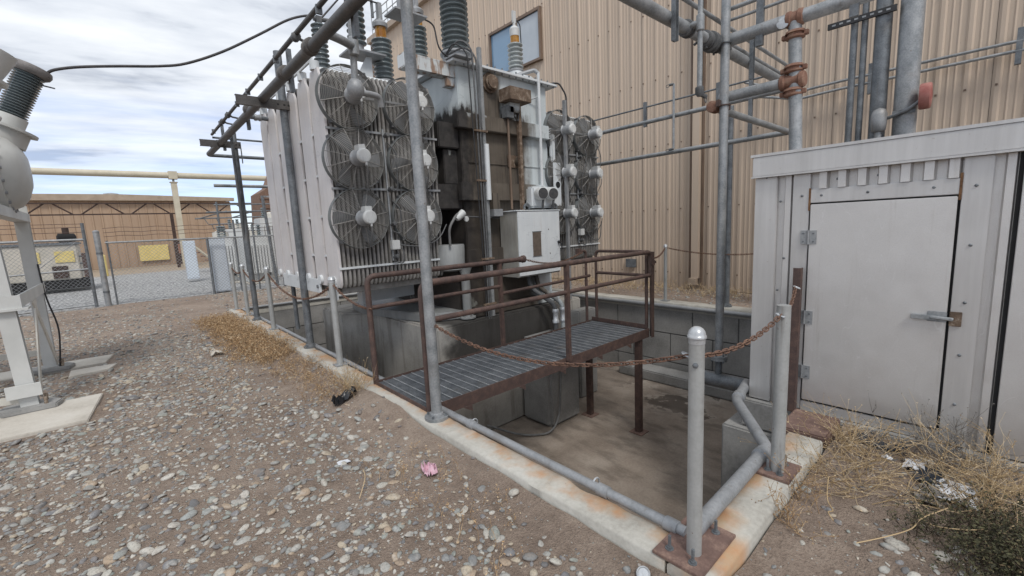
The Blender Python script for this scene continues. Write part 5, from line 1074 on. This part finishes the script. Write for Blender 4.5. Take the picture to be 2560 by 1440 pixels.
t = thing('cream_pipeline', 'cream overhead pipeline on a tall square column', 'pipeline', (3, 33, 0)); MB().cyl((-16, 33, 5.40), (15, 33, 5.46), .175, n=16).build('pipe', 'cream', t, 60); m = MB(); m.box((2.87, 32.85, 0), (3.15, 33.15, 5.02)); m.build('column', 'cream', t); B((2.82, 32.8, 5.02), (3.2, 33.2, 5.06)).build('cap_plate', 'cream', t); MB().cyl((3.01, 33, 5.06), (3.01, 33, 5.3), .06, n=8).build('stem', 'galv', t); B((2.80, 32.78, 5.22), (3.22, 33.22, 5.66)).build('saddle', 'cream', t)
t = thing('pipe_bridge', 'dark brown lattice truss spanning in front of the warehouse', 'truss', (0, 33.4, 3.2))
for z in (3.24, 3.84): B((-14, 33.35, z-.035), (12, 33.45, z+.035)).build('chord', 'truss', t)
k = -13.6; i = 0
while k < 11.5:
    a, b = ((k, 33.4, 3.24), (k+.75, 33.4, 3.84)) if i % 2 == 0 else ((k+.3, 33.4, 3.84), (k+1.05, 33.4, 3.24)); MB().cyl(a, b, .038, n=4).build('web', 'truss', t); k += .72 if i % 2 == 0 else 1.35; i += 1
for xx in (-13, 2.7, 11.8): B((xx-.08, 33.32, 0), (xx+.08, 33.48, 3.2)).build('column', 'truss', t)
gn = thing('generator_trailer', 'cream generator housing with yellow placard and dark skid', 'generator', (-1.5, 22, 0))
B((-3.4, 21.5, .42), (-1.02, 23.2, 1.62)).build('housing', 'gen', gn, bevel=.03); B((-3.45, 21.45, 1.62), (-.97, 23.25, 1.70)).build('roof', 'galv_dark', gn); B((-1.6, 21.47, 1.02), (-1.12, 21.498, 1.40)).build('placard', 'yellow', gn); B((-1.71, 21.47, .48), (-1.33, 21.498, .90)).build('grille', 'truss', gn); B((-2.35, 21.47, 1.02), (-1.95, 21.498, 1.40)).build('placard', 'yellow', gn)
B((-3.5, 21.4, .12), (-.82, 23.3, .38)).build('skid', 'dark', gn, bevel=.02); MB().lathe((-1.0, 21.9, 1.86), (-1, 0, 0), [(0, .05), (.05, .15), (.45, .16), (.5, .05)], 14).build('muffler', 'dark', gn); MB().cyl((-1.25, 21.9, 1.70), (-1.25, 21.9, 2.2), .09, n=12).build('exhaust', 'truss', gn); B((-.95, 21.5, .45), (-.85, 21.9, 1.3)).build('hose_rack', 'rail', gn)
for z in (.7, .95, 1.2): MB().cyl((-1.02, 21.6, z), (-.86, 21.6, z), .03, n=8).build('latch', 'galv_dark', gn)
t = thing('blue_cabinet', 'pale blue tall panel cabinet standing just behind the fence', 'cabinet', (2.18, 15.3, 0)); B((2.0, 15.2, .02), (2.38, 15.5, 1.6)).build('body', 'bluepanel', t, bevel=.01); B((2.02, 15.19, .06), (2.36, 15.198, 1.56)).build('door', 'bluepanel', t)
t = thing('blue_cabinet', 'pale blue panel cabinet farther back by the white equipment', 'cabinet', (2.05, 20.6, 0)); B((1.88, 20.5, .1), (2.24, 20.9, 1.56)).build('body', 'bluepanel', t, bevel=.01); B((1.90, 20.49, .15), (2.22, 20.498, 1.5)).build('door', 'bluepanel', t)
def unit(x0, x1, y, h, lab):
    t = thing('pad_transformer', lab, 'transformer', ((x0+x1)/2, y, 0), 'white transformers beyond the fence')
    B((x0, y, .05), (x1, y+1.0, h)).build('tank', 'white_clean', t, bevel=.03)
    n = int((x1-x0)/.09)
    for k in range(n): B((x0+k*.09+.01, y-.22, .35), (x0+k*.09+.075, y-.002, h-.3)).build('fin', 'white_clean', t)
    B((x0-.05, y-.25, .0), (x1+.05, y+1.05, .049)).build('plinth', 'conc_light', t)
    MB().lathe(((x0+x1)/2, y+.5, h), (0, 0, 1), [(0, .25), (.18, .25), (.24, .1)], 16).build('lid', 'beige_gis', t)
    for k in range(3): MB().lathe((x0+.2+k*(x1-x0-.4)/2, y+.3, h), (0, 0, 1), shedprof(.4, .04, .07, 5), 12).build('bushing', 'porc', t)
    B((x1-.16, y-.03, .25), (x1-.04, y-.001, .95)).build('switch', 'dark', t)
unit(2.55, 3.1, 18.2, 1.62, 'white finned transformer behind the blue cabinet'); unit(3.2, 3.95, 17.0, 1.6, 'white finned transformer near the fence end post'); unit(4.2, 5.3, 19.0, 2.3, 'taller white transformer near the rusty hopper'); unit(3.35, 4.3, 20.8, 1.95, 'white transformer farther back under the bus frame')
t = thing('switchyard_structure', 'spindly grey steel bus frame over the far transformers', 'switchyard frame', (4, 21.5, 0))
for x in (3.3, 4.3, 5.4): MB().cyl((x, 21.8, 0), (x, 21.8, 3.1), .04, n=8).build('post', 'galv_dark', t)
for z, x0 in ((2.45, 2.5), (2.7, 2.9), (3.0, 3.2), (2.2, 3.0)): MB().cyl((x0, 21.8, z-.02), (6.6, 21.8, z+.04), .028, n=8).build('bus_bar', 'galv_dark', t)
for x0 in (2.6, 3.7): MB().cyl((x0, 21.7, 2.42), (x0+1.1, 22.2, 2.75), .025, n=6).build('switch_arm', 'galv_dark', t)
for x0 in (2.8, 3.2, 4.6): MB().tube([(x0, 21.8, 2.45), (x0+.12, 21.8, 2.2), (x0+.25, 21.8, 2.15), (x0+.3, 21.8, 1.95)], .015, 5).build('jumper', 'galv_dark', t)
t = thing('rusty_hopper', 'rust brown hopper body rising over the far transformers', 'hopper', (7, 27, 0)); MB().prism([(5.9, 26.5, 2.3), (8.6, 26.5, 2.3), (8.9, 26.5, 5.2), (7.0, 26.5, 5.2), (6.6, 26.5, 4.3), (6.0, 26.5, 3.9)], (0, 2, 0)).build('body', 'hopper', t); B((6.0, 26.6, 0), (8.6, 28.4, 2.29)).build('base', 'beige_gis', t)
for z in (2.6, 3.1, 3.6): B((5.95, 26.44, z), (8.7, 26.499, z+.08)).build('rib', 'hopper', t)
t = thing('lamp_standard', 'thin post with a bracket arm beside the radiator edge', 'post', (3.74, 15.6, 0)); MB().cyl((3.74, 15.6, -.02), (3.60, 15.6, 2.85), .045, n=10).build('pole', 'galv_dark', t); B((3.58, 15.57, 2.80), (4.3, 15.63, 2.85)).build('arm', 'galv', t)
t = thing('bollard', 'yellow topped pipe bollard by the far gravel edge', 'bollard', (-.55, 30, 0)); MB().cyl((-.55, 30, 0), (-.55, 30, 1.0), .09, n=12).build('pole', 'yellow', t); MB().lathe((-.55, 30, 1.0), (0, 0, 1), [(0, .09), (.05, .07), (.08, .01)], 12).build('cap', 'yellow', t)
t = thing('stair', 'cream sloping stair rail with rusty steps behind the cabinets', 'stair', (2.9, 26, 0)); MB().cyl((2.55, 26, 1.55), (3.5, 26, .5), .06, n=6).build('stringer', 'cream', t)
for k in range(5): B((2.7+k*.17, 26.05, 1.15-k*.2), (2.95+k*.17, 26.6, 1.19-k*.2)).build('step', 'redrust', t)
# ------------------------------------------------------------------ weeds
def stems(m, x, y, h, lean, n_seg=4, r=.0022, br=2, z=None, curl=.25, twig=.45):
    z0 = gh(x, y) if z is None else z
    p = Vector((x, y, z0-.01)); a = random.uniform(0, 6.28); d = Vector((math.cos(a)*lean, math.sin(a)*lean, 1)).normalized(); pts = [p.copy()]
    for k in range(n_seg):
        d = (d+Vector((random.gauss(0, curl), random.gauss(0, curl), random.gauss(-.05*lean, curl*.6)))).normalized(); p = p+d*h/n_seg; p.z = max(p.z, z0+.01); pts.append(p.copy())
    m.tube(pts, [r*(1-.6*i/n_seg) for i in range(len(pts))], 3, cap=False)
    for k in range(br):
        i = random.randint(1, n_seg-1); q = pts[i]; e = (pts[i+1]-q).normalized()+Vector((random.gauss(0, .7), random.gauss(0, .7), random.gauss(.1, .4))); e.normalize()
        L = h*twig*random.uniform(.4, 1); q2 = q+e*L*.5; q3 = q2+(e+Vector((random.gauss(0, .3), random.gauss(0, .3), .15))).normalized()*L*.5; q3.z = max(q3.z, z0+.012)
        m.tube([q, q2, q3], [r*.7, r*.6, r*.3], 3, cap=False)
        yield q3
    yield pts[-1]
def leaflet(m, p, s):
    a = Vector((random.gauss(0, 1), random.gauss(0, 1), random.gauss(0, 1))).normalized(); b = a.orthogonal().normalized()
    m.add([p-a*s, p+b*s*.4, p+a*s, p-b*s*.4], [(0, 1, 2, 3)])
def weed_patch(label, cat, fn, n, h, mat, seeds=2, lean=.6, r=.0022, kind='stuff', ss=.006, br=3):
    m = MB()
    for _ in range(n):
        x, y = fn()
        for tip in stems(m, x, y, h*random.uniform(.5, 1.15), lean, r=r, br=br):
            for _k in range(seeds): leaflet(m, tip+Vector((random.gauss(0, .012), random.gauss(0, .012), random.gauss(0, .012))), ss*random.uniform(.6, 1.4))
    return tag(m.build('dry_weeds', mat, smooth=180), label, cat, kind=kind)
def band(y0, y1, xc, w): return lambda: ((lambda y: (min(1.56, xc(y)+random.gauss(0, w)), y))(random.uniform(y0, y1)))
weed_patch('dense orange brown weeds along the front coping', 'weeds', band(6.0, 10.1, lambda y: 1.30-.02*(y-6), .17), 1500, .17, 'weed', 4, .8, .002, ss=.010)
weed_patch('sparse orange weeds between the coping and the gravel', 'weeds', band(3.9, 6.1, lambda y: 1.36, .13), 330, .16, 'weed', 2, .8, .0018, ss=.007)
weed_patch('straw coloured tuft at the walkway step corner', 'weeds', lambda: (random.gauss(1.50, .05), random.gauss(4.02, .10)), 60, .30, 'straw', 1, .5, .002)
weed_patch('thin dead stalks standing in the dirt near the coping', 'weeds', lambda: (random.uniform(1.0, 1.52), random.uniform(1.3, 2.6)), 45, .13, 'weed', 3, .3, .0015)
weed_patch('low orange weed scraps among the gravel', 'weeds', lambda: (random.gauss(.75, .35), random.gauss(5.7, .5)), 90, .07, 'weed', 2, 1.2, .0016)
weed_patch('dry weeds along the foot of the tan building wall', 'weeds', lambda: (random.uniform(8.3, 9.1), random.uniform(1.0, 8.5)), 500, .24, 'straw', 1, .7, .004, ss=.012)
def tumble(label, x, y, n, h, lean, mat='straw', r=.0022, sp=.06, seeds=2):
    m = MB()
    for _ in range(int(n*1.25)):
        for tip in stems(m, x+random.gauss(0, sp), y+random.gauss(0, sp), h*random.uniform(.45, 1.1), lean, 6, r, 5, curl=.3):
            for _k in range(seeds): leaflet(m, tip, .0055)
    t = tag(m.build('tumbleweed', mat, smooth=180), label, 'tumbleweed'); return t
tumble('straw tumbleweed leaning on the shed side chain post plate', 2.95, .50, 40, .42, 1.3, sp=.09)
tumble('straw tumbleweed caught against the shed door sill', 3.42, .52, 46, .42, 1.4, sp=.10)
tumble('wide straw tumbleweed below the shed end panel', 3.45, -.08, 60, .50, 1.2, sp=.13)
tumble('grey dead stems against the shed wall under the latch', 3.60, .16, 26, .42, .7, 'litter', .0024, .10)
tumble('straw tumbleweed beside the scrap paper', 3.15, -.12, 46, .38, 1.4, sp=.13)
tumble('small reddish dead plant at the side coping edge', 2.30, .585, 16, .20, .6, 'weed', .0018, .03, 5)
tumble('reddish dead plant by the rusty plate of the shed side post', 2.55, .62, 14, .30, .5, 'weed', .0018, .03, 5)
for lab, pts in (('long bare twig lying across the dirt right of the coping', [(2.35, .33, .02), (2.48, .24, .03), (2.62, .17, .03), (2.72, .14, .05), (2.8, .06, .10)]), ('forked pale twig on the dirt below the scrap paper', [(2.78, .16, .02), (2.72, .1, .03), (2.74, 0, .05), (2.82, -.06, .04)]), ('curved straw root by the side coping', [(2.72, .52, .1), (2.62, .50, .03), (2.55, .46, .02), (2.5, .47, .03), (2.46, .44, .02)]), ('thin straw stalk on the open gravel', [(.85, 2.35, .03), (.95, 2.5, .045), (1.0, 2.65, .02)])):
    tag(MB().tube(smooth_pts(pts), .0026, 5).build('twig', 'straw', smooth=60), lab, 'twig')
# olive shrub at the right
shb = thing('olive_shrub', 'low olive brown shrub on the dirt near the shed', 'shrub', (2.75, -.12, 0)); m = MB(); lf = MB()
for _ in range(260):
    x, y = random.gauss(2.72, .17), random.gauss(-.16, .14)
    for tip in stems(m, x, y, .17*random.uniform(.5, 1.1), .7, 4, .0022, 3):
        for _k in range(9): leaflet(lf, tip+Vector((random.gauss(0, .018), random.gauss(0, .018), random.gauss(-.01, .02))), .008*random.uniform(.6, 1.3))
m.build('stem', 'bark', shb, 180); lf.build('foliage', 'bush', shb, 180)
# ------------------------------------------------------------------ litter
def crumple(name, label, cat, mat, x, y, sx, sy, h, seed, n=9, z=0):
    g = random.Random(seed); m = MB(); vs_ = []
    for i in range(n):
        for j in range(n):
            u, v = i/(n-1)-.5, j/(n-1)-.5; e = 1-.35*g.random()*(abs(u)+abs(v))
            xx, yy = x+u*sx*e+g.gauss(0, sx*.02), y+v*sy*e+g.gauss(0, sy*.02)
            vs_.append((xx, yy, gh(xx, yy)+.012+z+h*abs(mnoise.noise((u*4+seed, v*4, seed)))*1.6+g.uniform(0, h*.25)))
    f_ = [(i*n+j, (i+1)*n+j, (i+1)*n+j+1, i*n+j+1) for i in range(n-1) for j in range(n-1)]; N_ = len(vs_)
    m.add(vs_+[(a, b, c-.002) for a, b, c in vs_], f_+[tuple(N_+q for q in reversed(k)) for k in f_]); return tag(m.build(name, mat, smooth=60), label, cat)
crumple('plastic_bag', 'crumpled black plastic bag by the walkway step', 'bag', 'bag', 1.36, 3.88, .24, .17, .09, 3, 11)
crumple('paper_scrap', 'pink crumpled paper on the dirt', 'paper', 'pink', 1.29, 2.30, .085, .11, .055, 5)
crumple('paper_scrap', 'small grey paper scrap flat among the gravel', 'paper', 'paper', .95, 2.86, .08, .06, .01, 9, 6)
crumple('paper_scrap', 'pale scrap on the gravel beside the orange weeds', 'paper', 'conc_light', .82, 7.0, .16, .16, .10, 11, 6)
crumple('paper_scrap', 'white torn paper against the shed foot', 'paper', 'paper', 3.42, .23, .17, .11, .02, 12, 6)
crumple('paper_scrap', 'largest white torn paper in the weeds', 'paper', 'paper', 3.22, .05, .27, .19, .02, 13, 6)
crumple('paper_scrap', 'brownish wet paper beside the largest white paper', 'paper', 'litter', 3.11, .14, .24, .13, .02, 14, 6)
crumple('cloth_scrap', 'dark cloth strip between the white papers', 'cloth', 'navy', 3.33, .16, .28, .12, .03, 15, 7)
crumple('cloth_scrap', 'dark rag trapped along the shed sill', 'cloth', 'navy', 3.58, .42, .12, .30, .03, 16)
crumple('paper_scrap', 'greenish wrapper under the straw stems', 'paper', 'zinc', 3.52, .82, .07, .05, .02, 17, 6)
crumple('paper_scrap', 'small white scrap between the tumbleweeds', 'paper', 'paper', 3.42, .36, .05, .06, .015, 18, 6)
m = MB()
for _ in range(700):
    x, y = random.uniform(2.95, 3.72), random.uniform(-.2, .62)
    if random.random() < (3.72-x)*1.0: continue
    leaflet(m, Vector((x, y, gh(x, y)+.012+random.random()*.02)), random.uniform(.006, .022))
tag(m.build('litter', 'litter', smooth=180), 'scattered leaf and paper crumbs along the shed foot', 'litter', kind='stuff')
cn = thing('tin_can', 'crushed tin can end lying in the dirt by the corner plate', 'can', (1.50, .90, 0)); MB().lathe((1.50, .92, .03), (-.5, -.6, .55), [(0, .028), (.02, .03), (.022, .027), (.02, .024), (.017, .022)], 18).build('rim', 'zinc', cn); MB().lathe((1.50, .92, .03), (-.5, -.6, .55), [(.012, .024), (.014, .001)], 18).build('end', 'paper', cn)
